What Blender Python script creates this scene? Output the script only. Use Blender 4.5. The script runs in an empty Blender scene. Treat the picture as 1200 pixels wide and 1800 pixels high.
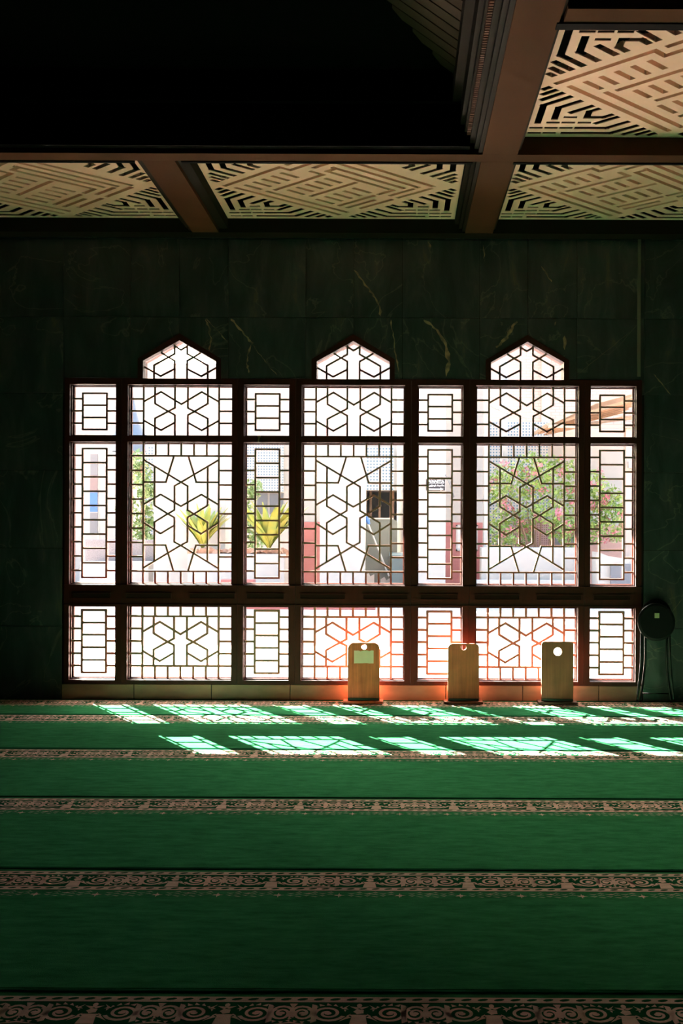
import bpy, bmesh, math, random
from mathutils import Vector
R = random.Random(7)
SC = bpy.context.scene
COL = SC.collection

# ------------------------------------------------------------------ camera, sky, sun, exposure
F = 1950.0            # focal length in pixels of the 1200x1800 frame
EYE = 1.391           # eye height above the carpet
WY = 8.864            # distance to the window wall
ROLL = .004
cam = bpy.data.cameras.new('camera'); camo = bpy.data.objects.new('camera', cam); COL.objects.link(camo)
cam.sensor_width = 36; cam.sensor_fit = 'AUTO'; cam.lens = F / 1800 * 36
cam.shift_x = -103 / 1800; cam.shift_y = 25 / 1800
camo.location = (0, 0, EYE); camo.rotation_mode = 'XYZ'
from mathutils import Matrix
camo.matrix_world = Matrix.Translation((0, 0, EYE)) @ Matrix.Rotation(math.radians(90), 4, 'X') @ Matrix.Rotation(ROLL, 4, 'Z')
cam.clip_end = 500
SC.camera = camo
SC.view_settings.view_transform = 'Standard'; SC.view_settings.look = 'None'
SC.view_settings.gamma = 1; SC.view_settings.use_curve_mapping = False
SC.view_settings.exposure = 1.65
SKY_STRENGTH = 0.60
SUN_STRENGTH = 68.0
S_X, S_Z = .618, -.602           # sun ray per unit of depth into the room
world = bpy.data.worlds.new('daylight'); SC.world = world; world.use_nodes = True
wn = world.node_tree.nodes; wl = world.node_tree.links
sky = wn.new('ShaderNodeTexSky'); sky.sky_type = 'NISHITA'; sky.sun_disc = False
sky.sun_elevation = math.atan2(.602, math.hypot(.618, 1))
sky.sun_rotation = math.atan2(-.618, 1)
sky.dust_density = 5.0; sky.air_density = 1.0; sky.ozone_density = 1.0
wl.new(sky.outputs[0], wn['Background'].inputs[0]); wn['Background'].inputs[1].default_value = SKY_STRENGTH
sun = bpy.data.lights.new('sun', 'SUN'); suno = bpy.data.objects.new('sun', sun); COL.objects.link(suno)
sun.energy = SUN_STRENGTH; sun.angle = math.radians(.35); sun.color = (1, .94, .84)
suno.rotation_euler = Vector((S_X, -1, S_Z)).to_track_quat('-Z', 'Y').to_euler()
suno.location = (-6, 20, 9)

# ------------------------------------------------------------------ pixel helpers
def der(px, py):
    u, v = px - 703, py - 925
    return u + ROLL * v, v - ROLL * u
def P(px, py, y=WY):
    u, v = der(px, py)
    return (u * y / F, EYE - v * y / F)
def PX(px, y=WY): return (px - 703) * y / F
def PZ(py, y=WY): return EYE - (py - 925) * y / F      # for rows already levelled at x=703

# ------------------------------------------------------------------ materials
def sock(n, *names):
    for k in names:
        if k in n.inputs: return n.inputs[k]
MATS = {}
def mat(name, col, rough=.6, metal=0, spec=.5, noise=None, bump=None, emit=None):
    m = bpy.data.materials.new(name); m.use_nodes = True
    nt = m.node_tree; n = nt.nodes; l = nt.links; b = n['Principled BSDF']
    b.inputs['Base Color'].default_value = (*col, 1)
    b.inputs['Roughness'].default_value = rough; b.inputs['Metallic'].default_value = metal
    b.inputs['Specular IOR Level'].default_value = spec
    if noise or bump:
        tc = n.new('ShaderNodeTexCoord')
    if noise:      # (col2, scale, (sx,sy,sz), detail, lo, hi)
        c2, sc, st, lo, hi = noise
        mp = n.new('ShaderNodeMapping'); mp.inputs['Scale'].default_value = st
        l.new(tc.outputs['Object'], mp.inputs['Vector'])
        nz = n.new('ShaderNodeTexNoise'); nz.inputs['Scale'].default_value = sc; nz.inputs['Detail'].default_value = 5
        l.new(mp.outputs[0], nz.inputs['Vector'])
        cr = n.new('ShaderNodeValToRGB'); cr.color_ramp.elements[0].position = lo; cr.color_ramp.elements[1].position = hi
        cr.color_ramp.elements[0].color = (*col, 1); cr.color_ramp.elements[1].color = (*c2, 1)
        l.new(nz.outputs[0], cr.inputs[0]); l.new(cr.outputs[0], b.inputs['Base Color'])
    if bump:       # (scale, strength, dist)
        nz2 = n.new('ShaderNodeTexNoise'); nz2.inputs['Scale'].default_value = bump[0]; nz2.inputs['Detail'].default_value = 4
        l.new(tc.outputs['Object'], nz2.inputs['Vector'])
        bp = n.new('ShaderNodeBump'); bp.inputs['Strength'].default_value = bump[1]; bp.inputs['Distance'].default_value = bump[2]
        l.new(nz2.outputs[0], bp.inputs['Height']); l.new(bp.outputs[0], b.inputs['Normal'])
    MATS[name] = m
    return m

M_frame = mat('mahogany_frame', (.058, .013, .008), .45, spec=.22, noise=((.042, .0095, .006), 6, (8, 8, 1), .35, .7))
M_lat = mat('lattice_wood', (.46, .21, .15), .5, noise=((.38, .17, .12), 9, (3, 3, 3), .35, .7))
M_slot = mat('frame_slot_dark', (.02, .008, .006), .85, spec=.1)
M_cream = mat('cream_plaster', (.93, .63, .49), .75, noise=((.87, .57, .43), 3, (1, 1, 1), .3, .75), bump=(60, .08, .002))
M_plenum = mat('dark_void_board', (.003, .003, .003), .95, spec=.05)  # black stands in for the unlit void above the panels; hidden floor too
M_beam = mat('stained_beam_wood', (.105, .046, .022), .85, spec=.04, noise=((.068, .031, .017), 2.2, (1.2, .5, 1), .3, .7), bump=(30, .1, .002))
M_mould = mat('dark_moulding_wood', (.016, .013, .008), .8, spec=.1)
M_black = mat('dark_wood_and_shade', (.003, .003, .003), .9, spec=.1)  # dark wood with the ceiling well's deep shade put into the colour
M_dent = mat('copper_dentil', (.11, .045, .026), .7, spec=.1)
M_slat = mat('ceiling_slat_wood', (.06, .042, .025), .8, spec=.15)
M_base = mat('brown_marble', (.40, .235, .15), .4, noise=((.27, .16, .10), 4, (1, 1, 2.2), .35, .65), bump=(20, .05, .002))
M_grout = mat('dark_joint', (.006, .006, .006), .9)
M_plaster_dark = mat('dark_plaster', (.035, .04, .036), .8)
M_white = mat('white_paint', (.43, .40, .355), .7, noise=((.40, .37, .33), 1.2, (1, 1, .4), .3, .7))
M_white2 = mat('white_render_wall', (.38, .355, .32), .8, noise=((.35, .325, .29), .8, (1, 1, 1), .3, .7))
M_red = mat('coral_dado_paint', (.62, .22, .19), .6, noise=((.56, .19, .165), 2, (1, 1, 6), .3, .7))
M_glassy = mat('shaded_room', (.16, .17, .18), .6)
M_black_p = mat('black_plastic_and_shade', (.008, .008, .009), .35)  # bin wheels, and the painted shade strip on each prayer board
M_vinyl = mat('black_vinyl', (.006, .006, .007), .6, spec=.2, bump=(120, .1, .001))
M_chrome = mat('black_enamel_tube', (.02, .02, .02), .18, metal=.6)
M_paper = mat('pale_green_paper', (.94, .70, .56), .8, noise=((.90, .66, .52), 20, (1, 1, 1), .3, .7))
M_sticker = mat('cream_sticker', (.6, .52, .3), .7)
M_brass = mat('latch_brass', (.45, .28, .14), .35, metal=.8)
M_trunk = mat('trunking_plastic', (.20, .19, .14), .6)
M_sign = mat('sign_charcoal', (.06, .06, .06), .6, spec=.1)
M_sign_r = mat('sign_white', (.9, .9, .88), .6)
M_green_metal = mat('grey_green_metal', (.20, .21, .17), .5, noise=((.15, .16, .13), 2, (1, 1, 1), .3, .7))
M_bin = mat('teal_grey_plastic', (.14, .20, .19), .5)
M_blue = mat('blue_banner', (.08, .22, .55), .6)
M_rose = mat('rose_banner', (.55, .40, .38), .7)
M_greyb = mat('grey_banner', (.45, .45, .47), .7)
M_roofblue = mat('slate_blue_canopy', (.22, .28, .36), .7)
M_granite = mat('speckled_granite', (.32, .27, .26), .7, noise=((.48, .42, .40), 40, (1, 1, 1), .35, .65))
M_awn = mat('awning_timber', (.62, .36, .20), .6, noise=((.50, .28, .15), 3, (6, 1, 1), .3, .7))
M_awn2 = mat('awning_soffit', (.70, .50, .36), .7)
M_soil = mat('red_soil', (.35, .16, .09), .95, noise=((.5, .3, .2), 12, (1, 1, 1), .3, .7))
M_leaf = mat('bougainvillea_leaf', (.30, .50, .09), .55, noise=((.58, .74, .20), 3.5, (1, 1, 1), .35, .65))
M_leafg = mat('tree_leaf', (.24, .40, .13), .6, noise=((.46, .58, .22), 3, (1, 1, 1), .35, .65))
M_crot = mat('croton_leaf', (.62, .55, .08), .5, noise=((.40, .50, .10), 5, (1, 1, 1), .4, .6))
M_pink = mat('pink_bract', (.95, .34, .38), .6)
M_bark = mat('bark', (.28, .17, .11), .9)
M_pinkwall = mat('pink_wall', (.72, .42, .34), .8)
M_beigecol = mat('beige_column', (.72, .55, .45), .7)
M_cable = mat('grey_cable', (.25, .25, .25), .6)
M_concrete = mat('pale_concrete', (.66, .63, .58), .85, noise=((.58, .55, .50), 3, (1, 1, 1), .3, .7))

def wood_board(name, c1, c2):
    m = bpy.data.materials.new(name); m.use_nodes = True
    n = m.node_tree.nodes; l = m.node_tree.links; b = n['Principled BSDF']
    tc = n.new('ShaderNodeTexCoord')
    mp = n.new('ShaderNodeMapping'); mp.inputs['Scale'].default_value = (42, 6, 2.2); l.new(tc.outputs['Object'], mp.inputs[0])
    nz = n.new('ShaderNodeTexNoise'); nz.inputs['Scale'].default_value = 1.3; nz.inputs['Detail'].default_value = 7; l.new(mp.outputs[0], nz.inputs['Vector'])
    mp2 = n.new('ShaderNodeMapping'); mp2.inputs['Scale'].default_value = (3.4, 3.4, 3.4); l.new(tc.outputs['Object'], mp2.inputs[0])
    n2 = n.new('ShaderNodeTexNoise'); n2.inputs['Scale'].default_value = 2.4; n2.inputs['Detail'].default_value = 3; l.new(mp2.outputs[0], n2.inputs['Vector'])
    mx = n.new('ShaderNodeMath'); mx.operation = 'MULTIPLY_ADD'; mx.inputs[1].default_value = .6; l.new(nz.outputs[0], mx.inputs[0])
    m2 = n.new('ShaderNodeMath'); m2.operation = 'MULTIPLY'; m2.inputs[1].default_value = .45; l.new(n2.outputs[0], m2.inputs[0]); l.new(m2.outputs[0], mx.inputs[2])
    cr = n.new('ShaderNodeValToRGB'); cr.color_ramp.elements[0].position = .36; cr.color_ramp.elements[1].position = .66
    cr.color_ramp.elements[0].color = (*c1, 1); cr.color_ramp.elements[1].color = (*c2, 1)
    l.new(mx.outputs[0], cr.inputs[0]); l.new(cr.outputs[0], b.inputs['Base Color'])
    b.inputs['Roughness'].default_value = .5
    return m
M_bd1 = wood_board('pine_board_reddish', (.55, .10, .04), (.88, .195, .075))
M_bd2 = wood_board('pine_board_yellow', (.48, .11, .045), (.76, .19, .08))
M_bd3 = wood_board('walnut_board', (.22, .065, .03), (.36, .105, .05))
M_foot = mat('dark_board_foot', (.10, .055, .035), .5)

def marble():
    m = bpy.data.materials.new('green_marble'); m.use_nodes = True
    n = m.node_tree.nodes; l = m.node_tree.links; b = n['Principled BSDF']
    tc = n.new('ShaderNodeTexCoord'); at = n.new('ShaderNodeAttribute'); at.attribute_name = 'tile'
    va = n.new('ShaderNodeVectorMath'); va.operation = 'ADD'; l.new(tc.outputs['Object'], va.inputs[0]); l.new(at.outputs['Vector'], va.inputs[1])
    mp = n.new('ShaderNodeMapping'); mp.inputs['Rotation'].default_value = (0, .62, 0); mp.inputs['Scale'].default_value = (3.2, 1, .9)
    l.new(va.outputs[0], mp.inputs[0])
    nz = n.new('ShaderNodeTexNoise'); nz.inputs['Scale'].default_value = 2.0; nz.inputs['Detail'].default_value = 8; nz.inputs['Roughness'].default_value = .62
    nz.inputs['Distortion'].default_value = .7; l.new(mp.outputs[0], nz.inputs['Vector'])
    cr = n.new('ShaderNodeValToRGB'); e = cr.color_ramp.elements
    e[0].position = .32; e[0].color = (.028, .044, .044, 1); e[1].position = .74; e[1].color = (.17, .15, .09, 1)
    k = e.new(.5); k.color = (.052, .072, .070, 1); k = e.new(.62); k.color = (.085, .098, .095, 1)
    l.new(nz.outputs[0], cr.inputs[0])
    # thin pale veins
    n3 = n.new('ShaderNodeTexNoise'); n3.inputs['Scale'].default_value = 1.1; n3.inputs['Detail'].default_value = 5; n3.inputs['Distortion'].default_value = 1.6
    l.new(va.outputs[0], n3.inputs['Vector'])
    s = n.new('ShaderNodeMath'); s.operation = 'SUBTRACT'; s.inputs[1].default_value = .5; l.new(n3.outputs[0], s.inputs[0])
    a = n.new('ShaderNodeMath'); a.operation = 'ABSOLUTE'; l.new(s.outputs[0], a.inputs[0])
    r2 = n.new('ShaderNodeValToRGB'); r2.color_ramp.elements[0].position = 0; r2.color_ramp.elements[0].color = (.35, .35, .35, 1)
    r2.color_ramp.elements[1].position = .007; r2.color_ramp.elements[1].color = (0, 0, 0, 1); l.new(a.outputs[0], r2.inputs[0])
    mx = n.new('ShaderNodeMix'); mx.data_type = 'RGBA'; l.new(r2.outputs[0], mx.inputs[0]); l.new(cr.outputs[0], mx.inputs[6]); mx.inputs[7].default_value = (.32, .30, .22, 1)
    l.new(mx.outputs[2], b.inputs['Base Color']); b.inputs['Roughness'].default_value = .3
    b.inputs['Specular IOR Level'].default_value = .4
    return m
M_marble = marble()
M_vein = mat('tan_marble_vein', (.50, .33, .20), .35, noise=((.14, .11, .08), 14, (1, 1, 1), .42, .62))

def carpet(name, c1, c2, c3):
    m = bpy.data.materials.new(name); m.use_nodes = True
    n = m.node_tree.nodes; l = m.node_tree.links; b = n['Principled BSDF']
    tc = n.new('ShaderNodeTexCoord')
    mp = n.new('ShaderNodeMapping'); mp.inputs['Scale'].default_value = (1, 3.2, 1); l.new(tc.outputs['Object'], mp.inputs[0])
    nz = n.new('ShaderNodeTexNoise'); nz.inputs['Scale'].default_value = 7; nz.inputs['Detail'].default_value = 8; nz.inputs['Roughness'].default_value = .7
    l.new(mp.outputs[0], nz.inputs['Vector'])
    cr = n.new('ShaderNodeValToRGB'); e = cr.color_ramp.elements; e[0].position = .3; e[0].color = (*c1, 1); e[1].position = .72; e[1].color = (*c3, 1)
    k = e.new(.5); k.color = (*c2, 1)
    l.new(nz.outputs[0], cr.inputs[0]); l.new(cr.outputs[0], b.inputs['Base Color'])
    b.inputs['Roughness'].default_value = 1; b.inputs['Specular IOR Level'].default_value = 0
    b.inputs['Sheen Weight'].default_value = 0; b.inputs['Sheen Roughness'].default_value = .45
    b.inputs['Sheen Tint'].default_value = (.9, 1, .9, 1)
    n2 = n.new('ShaderNodeTexNoise'); n2.inputs['Scale'].default_value = 260; n2.inputs['Detail'].default_value = 3; l.new(tc.outputs['Object'], n2.inputs['Vector'])
    ad = n.new('ShaderNodeMath'); ad.operation = 'ADD'; l.new(nz.outputs[0], ad.inputs[0]); l.new(n2.outputs[0], ad.inputs[1])
    bp = n.new('ShaderNodeBump'); bp.inputs['Strength'].default_value = .5; bp.inputs['Distance'].default_value = .004
    l.new(ad.outputs[0], bp.inputs['Height']); l.new(bp.outputs[0], b.inputs['Normal'])
    return m
M_carpet = carpet('emerald_carpet', (.022, .128, .050), (.034, .202, .080), (.052, .268, .108))
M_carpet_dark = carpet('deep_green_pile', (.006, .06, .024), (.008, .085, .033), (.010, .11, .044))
M_tan = carpet('tan_pile', (.52, .36, .29), (.70, .50, .41), (.82, .62, .52))
M_fringe = carpet('pale_green_pile', (.20, .30, .19), (.30, .36, .25), (.40, .44, .33))

def glass():
    m = bpy.data.materials.new('clear_glass'); m.use_nodes = True
    n = m.node_tree.nodes; l = m.node_tree.links
    for x in list(n):
        if x.type != 'OUTPUT_MATERIAL': n.remove(x)
    t = n.new('ShaderNodeBsdfTransparent'); t.inputs[0].default_value = (.97, .985, .975, 1)
    g = n.new('ShaderNodeBsdfGlossy'); g.inputs['Roughness'].default_value = .02
    fr = n.new('ShaderNodeFresnel'); fr.inputs[0].default_value = 1.45
    mx = n.new('ShaderNodeMixShader'); l.new(fr.outputs[0], mx.inputs[0]); l.new(t.outputs[0], mx.inputs[1]); l.new(g.outputs[0], mx.inputs[2])
    l.new(mx.outputs[0], n['Material Output'].inputs[0])
    return m
M_glass = glass()

def dots(name, pitch, rad, c_dot, c_wall=(.40, .38, .35)):
    m = bpy.data.materials.new(name); m.use_nodes = True
    n = m.node_tree.nodes; l = m.node_tree.links; b = n['Principled BSDF']
    tc = n.new('ShaderNodeTexCoord'); sp = n.new('ShaderNodeSeparateXYZ'); l.new(tc.outputs['Object'], sp.inputs[0])
    sq = []
    for ax in ('X', 'Z'):
        d = n.new('ShaderNodeMath'); d.operation = 'MULTIPLY'; d.inputs[1].default_value = 1 / pitch; l.new(sp.outputs[ax], d.inputs[0])
        f = n.new('ShaderNodeMath'); f.operation = 'FRACT'; l.new(d.outputs[0], f.inputs[0])
        s = n.new('ShaderNodeMath'); s.operation = 'SUBTRACT'; s.inputs[1].default_value = .5; l.new(f.outputs[0], s.inputs[0])
        q = n.new('ShaderNodeMath'); q.operation = 'MULTIPLY'; l.new(s.outputs[0], q.inputs[0]); l.new(s.outputs[0], q.inputs[1]); sq.append(q)
    a = n.new('ShaderNodeMath'); a.operation = 'ADD'; l.new(sq[0].outputs[0], a.inputs[0]); l.new(sq[1].outputs[0], a.inputs[1])
    c = n.new('ShaderNodeMath'); c.operation = 'LESS_THAN'; c.inputs[1].default_value = rad * rad; l.new(a.outputs[0], c.inputs[0])
    mx = n.new('ShaderNodeMix'); mx.data_type = 'RGBA'; l.new(c.outputs[0], mx.inputs[0])
    mx.inputs[6].default_value = (*c_wall, 1); mx.inputs[7].default_value = (*c_dot, 1)
    l.new(mx.outputs[2], b.inputs['Base Color']); b.inputs['Roughness'].default_value = .8
    return m
M_dots = dots('pierced_block_screen', .075, .27, (.10, .17, .23))
M_dots2 = dots('pierced_block_screen_near', .068, .24, (.05, .13, .2))
M_dots3 = dots('pierced_rose_screen', .05, .3, (.2, .1, .09), (.38, .24, .21))

def brick():
    m = bpy.data.materials.new('rose_brickwork'); m.use_nodes = True
    n = m.node_tree.nodes; l = m.node_tree.links; b = n['Principled BSDF']
    tc = n.new('ShaderNodeTexCoord'); mp = n.new('ShaderNodeMapping'); mp.inputs['Rotation'].default_value = (-math.pi / 2, 0, 0)
    l.new(tc.outputs['Object'], mp.inputs[0])
    br = n.new('ShaderNodeTexBrick'); br.inputs['Scale'].default_value = 1; br.inputs['Brick Width'].default_value = .24; br.inputs['Row Height'].default_value = .085
    br.inputs['Mortar Size'].default_value = .009
    br.inputs['Color1'].default_value = (.70, .54, .48, 1); br.inputs['Color2'].default_value = (.64, .50, .45, 1); br.inputs['Mortar'].default_value = (.50, .38, .34, 1)
    l.new(mp.outputs[0], br.inputs['Vector']); l.new(br.outputs[0], b.inputs['Base Color']); b.inputs['Roughness'].default_value = .85
    return m
M_brick = brick()

def paving():
    m = bpy.data.materials.new('courtyard_paving'); m.use_nodes = True
    n = m.node_tree.nodes; l = m.node_tree.links; b = n['Principled BSDF']
    tc = n.new('ShaderNodeTexCoord')
    mp = n.new('ShaderNodeMapping'); mp.inputs['Rotation'].default_value = (0, 0, .25); l.new(tc.outputs['Object'], mp.inputs[0])
    sp = n.new('ShaderNodeSeparateXYZ'); l.new(mp.outputs[0], sp.inputs[0])
    nz = n.new('ShaderNodeTexNoise'); nz.inputs['Scale'].default_value = .5; nz.inputs['Detail'].default_value = 2; l.new(tc.outputs['Object'], nz.inputs['Vector'])
    k = n.new('ShaderNodeMath'); k.operation = 'MULTIPLY_ADD'; k.inputs[1].default_value = 2.2; l.new(nz.outputs[0], k.inputs[0]); l.new(sp.outputs['Y'], k.inputs[2])
    s = n.new('ShaderNodeMath'); s.operation = 'MULTIPLY'; s.inputs[1].default_value = .36; l.new(k.outputs[0], s.inputs[0])
    f = n.new('ShaderNodeMath'); f.operation = 'FRACT'; l.new(s.outputs[0], f.inputs[0])
    t = n.new('ShaderNodeMath'); t.operation = 'GREATER_THAN'; t.inputs[1].default_value = .52; l.new(f.outputs[0], t.inputs[0])
    br = n.new('ShaderNodeTexBrick'); br.inputs['Scale'].default_value = 1; br.inputs['Brick Width'].default_value = .3; br.inputs['Row Height'].default_value = .15
    br.inputs['Mortar Size'].default_value = .006; l.new(mp.outputs[0], br.inputs['Vector'])
    br.inputs['Color1'].default_value = (.78, .50, .42, 1); br.inputs['Color2'].default_value = (.72, .47, .40, 1); br.inputs['Mortar'].default_value = (.44, .33, .29, 1)
    g = n.new('ShaderNodeTexNoise'); g.inputs['Scale'].default_value = 45; g.inputs['Detail'].default_value = 3; l.new(tc.outputs['Object'], g.inputs['Vector'])
    gr = n.new('ShaderNodeValToRGB'); gr.color_ramp.elements[0].position = .38; gr.color_ramp.elements[0].color = (.16, .16, .16, 1)
    gr.color_ramp.elements[1].position = .6; gr.color_ramp.elements[1].color = (.66, .62, .57, 1); l.new(g.outputs[0], gr.inputs[0])
    mx = n.new('ShaderNodeMix'); mx.data_type = 'RGBA'; l.new(t.outputs[0], mx.inputs[0]); l.new(br.outputs[0], mx.inputs[6]); l.new(gr.outputs[0], mx.inputs[7])
    l.new(mx.outputs[2], b.inputs['Base Color']); b.inputs['Roughness'].default_value = .85
    return m
M_pave = paving()
def dim(ms, k):          # tune base colours of a family of real surfaces together
    for m in ms:
        for nd in m.node_tree.nodes:
            if nd.type == 'BSDF_PRINCIPLED':
                c = nd.inputs['Base Color'].default_value; nd.inputs['Base Color'].default_value = (c[0] * k, c[1] * k, c[2] * k, 1)
            if nd.type == 'VALTORGB':
                for e in nd.color_ramp.elements: c = e.color[:]; e.color = (c[0] * k, c[1] * k, c[2] * k, 1)
            if nd.type == 'TEX_BRICK':
                for q in ('Color1', 'Color2', 'Mortar'): c = nd.inputs[q].default_value; nd.inputs[q].default_value = (c[0] * k, c[1] * k, c[2] * k, 1)
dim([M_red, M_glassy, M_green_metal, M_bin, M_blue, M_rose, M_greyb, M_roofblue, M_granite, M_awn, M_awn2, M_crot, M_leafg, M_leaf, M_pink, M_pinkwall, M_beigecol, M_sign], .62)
dim([M_brick], .5); dim([M_marble], .85); dim([M_rose, M_greyb], .55)

# ------------------------------------------------------------------ mesh builder
class MB:
    def __init__(s): s.v = []; s.f = []; s.m = []; s.mi = 0; s.a = []
    def face(s, pts, mi=None, attr=None):
        i = len(s.v); s.v += [tuple(p) for p in pts]; s.f.append(tuple(range(i, i + len(pts)))); s.m.append(s.mi if mi is None else mi); s.a.append(attr)
    def raw(s, vs, fs, mi=None, attr=None):
        i = len(s.v); s.v += [tuple(p) for p in vs]
        for f in fs: s.f.append(tuple(k + i for k in f)); s.m.append(s.mi if mi is None else mi); s.a.append(attr)
    def box(s, x0, x1, y0, y1, z0, z1, mi=None, bev=0):
        if x0 > x1: x0, x1 = x1, x0
        if y0 > y1: y0, y1 = y1, y0
        if z0 > z1: z0, z1 = z1, z0
        if bev:
            b = min(bev, (x1 - x0) / 3, (y1 - y0) / 3, (z1 - z0) / 3)
            bm = bmesh.new(); bmesh.ops.create_cube(bm, size=1)
            for v in bm.verts: v.co = Vector(((x0 + x1) / 2 + v.co.x * (x1 - x0), (y0 + y1) / 2 + v.co.y * (y1 - y0), (z0 + z1) / 2 + v.co.z * (z1 - z0)))
            bmesh.ops.bevel(bm, geom=bm.edges[:], offset=b, segments=2, affect='EDGES', profile=.5)
            s.bm(bm, mi); return
        vs = [(x0, y0, z0), (x1, y0, z0), (x1, y1, z0), (x0, y1, z0), (x0, y0, z1), (x1, y0, z1), (x1, y1, z1), (x0, y1, z1)]
        s.raw(vs, [(0, 3, 2, 1), (4, 5, 6, 7), (0, 1, 5, 4), (1, 2, 6, 5), (2, 3, 7, 6), (3, 0, 4, 7)], mi)
    def bm(s, bm, mi=None):
        bm.verts.ensure_lookup_table(); bm.verts.index_update()
        s.raw([v.co[:] for v in bm.verts], [tuple(v.index for v in f.verts) for f in bm.faces], mi); bm.free()
    def prism(s, poly, y0, y1, mi=None, attr=None, plane='xz'):
        """polygon (any simple outline) extruded along the third axis"""
        ar = sum(poly[i][0] * poly[(i + 1) % len(poly)][1] - poly[(i + 1) % len(poly)][0] * poly[i][1] for i in range(len(poly)))
        if (ar < 0) != (plane == 'xy'): poly = poly[::-1]
        n = len(poly)
        if plane == 'xz': A = [(p[0], y0, p[1]) for p in poly]; B = [(p[0], y1, p[1]) for p in poly]
        elif plane == 'xy': A = [(p[0], p[1], y0) for p in poly]; B = [(p[0], p[1], y1) for p in poly]
        else: A = [(y0, p[0], p[1]) for p in poly]; B = [(y1, p[0], p[1]) for p in poly]
        fs = [tuple(range(n)), tuple(range(2 * n - 1, n - 1, -1))] + [(i, i + n, (i + 1) % n + n, (i + 1) % n) for i in range(n)]
        s.raw(A + B, fs, mi, attr)
    def seg(s, a, b, w, y0, y1, ext=None, mi=None, plane='xz'):
        a = Vector(a); b = Vector(b); d = (b - a)
        if d.length < 1e-6: return
        d.normalize(); n = Vector((-d.y, d.x)) * w / 2; e = d * (w / 2 * .9 if ext is None else ext)
        s.prism([(a - e + n)[:], (b + e + n)[:], (b + e - n)[:], (a - e - n)[:]], y0, y1, mi, plane=plane)
    def tube(s, pts, r, n=8, mi=None, caps=True):
        pts = [Vector(p) for p in pts]; rs = r if isinstance(r, (list, tuple)) else [r] * len(pts)
        vs = []; fs = []
        for i, p in enumerate(pts):
            d = (pts[min(i + 1, len(pts) - 1)] - pts[max(i - 1, 0)]).normalized()
            up = Vector((0, 1, 0)) if abs(d.y) < .9 else Vector((1, 0, 0))
            u = d.cross(up).normalized(); w = d.cross(u)
            for k in range(n):
                t = 2 * math.pi * k / n; vs.append((p + (u * math.cos(t) + w * math.sin(t)) * rs[i])[:])
        for i in range(len(pts) - 1):
            for k in range(n): fs.append((i * n + k, i * n + (k + 1) % n, (i + 1) * n + (k + 1) % n, (i + 1) * n + k))
        if caps: fs.append(tuple(range(n - 1, -1, -1))); fs.append(tuple(range((len(pts) - 1) * n, len(pts) * n)))
        s.raw(vs, fs, mi)
    def build(s, name, mats, parent=None, smooth=False, bevel=0):
        me = bpy.data.meshes.new(name)
        off = Vector(parent.location) if parent else Vector((0, 0, 0))
        p = parent
        while p is not None and p.parent is not None: p = p.parent; off += Vector(p.location)
        me.from_pydata([(Vector(v) - off)[:] for v in s.v], [], s.f)
        for m in (mats if isinstance(mats, (list, tuple)) else [mats]): me.materials.append(m)
        me.polygons.foreach_set('material_index', s.m)
        if smooth: me.polygons.foreach_set('use_smooth', [True] * len(s.f))
        if any(x is not None for x in s.a):
            at = me.attributes.new('tile', 'FLOAT_VECTOR', 'FACE')
            for i, x in enumerate(s.a): at.data[i].vector = x or (0, 0, 0)
        me.update()
        o = bpy.data.objects.new(name, me); COL.objects.link(o)
        if parent: o.parent = parent
        if bevel:
            b = o.modifiers.new('bevel', 'BEVEL'); b.width = bevel; b.segments = 2; b.limit_method = 'ANGLE'
        return o
def tag(o, label=None, cat=None, group=None, kind=None):
    if label: o['label'] = label
    if cat: o['category'] = cat
    if group: o['group'] = group
    if kind: o['kind'] = kind
    return o
def empty(name, loc=(0, 0, 0), label=None, cat=None, group=None, kind=None):
    o = bpy.data.objects.new(name, None); o.location = loc; COL.objects.link(o); o.empty_display_size = .1
    return tag(o, label, cat, group, kind)
def copy_tree(o, parent=None):
    c = o.copy(); COL.objects.link(c)
    if parent: c.parent = parent
    for ch in list(o.children): copy_tree(ch, c)
    return c
def clip(poly, x0, x1, z0, z1):
    def cut(pl, ins, inter):
        out = []
        for i in range(len(pl)):
            a, b = pl[i - 1], pl[i]
            if ins(b):
                if not ins(a): out.append(inter(a, b))
                out.append(b)
            elif ins(a): out.append(inter(a, b))
        return out
    def ix(x): return lambda a, b: (x, a[1] + (b[1] - a[1]) * (x - a[0]) / (b[0] - a[0]))
    def iz(z): return lambda a, b: (a[0] + (b[0] - a[0]) * (z - a[1]) / (b[1] - a[1]), z)
    for ins, it in ((lambda p: p[0] >= x0 - 1e-9, ix(x0)), (lambda p: p[0] <= x1 + 1e-9, ix(x1)), (lambda p: p[1] >= z0 - 1e-9, iz(z0)), (lambda p: p[1] <= z1 + 1e-9, iz(z1))):
        if not poly: return []
        poly = cut(poly, ins, it)
    out = []
    for p in poly:
        if not out or (Vector(p) - Vector(out[-1])).length > 1e-5: out.append(p)
    return out

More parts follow.
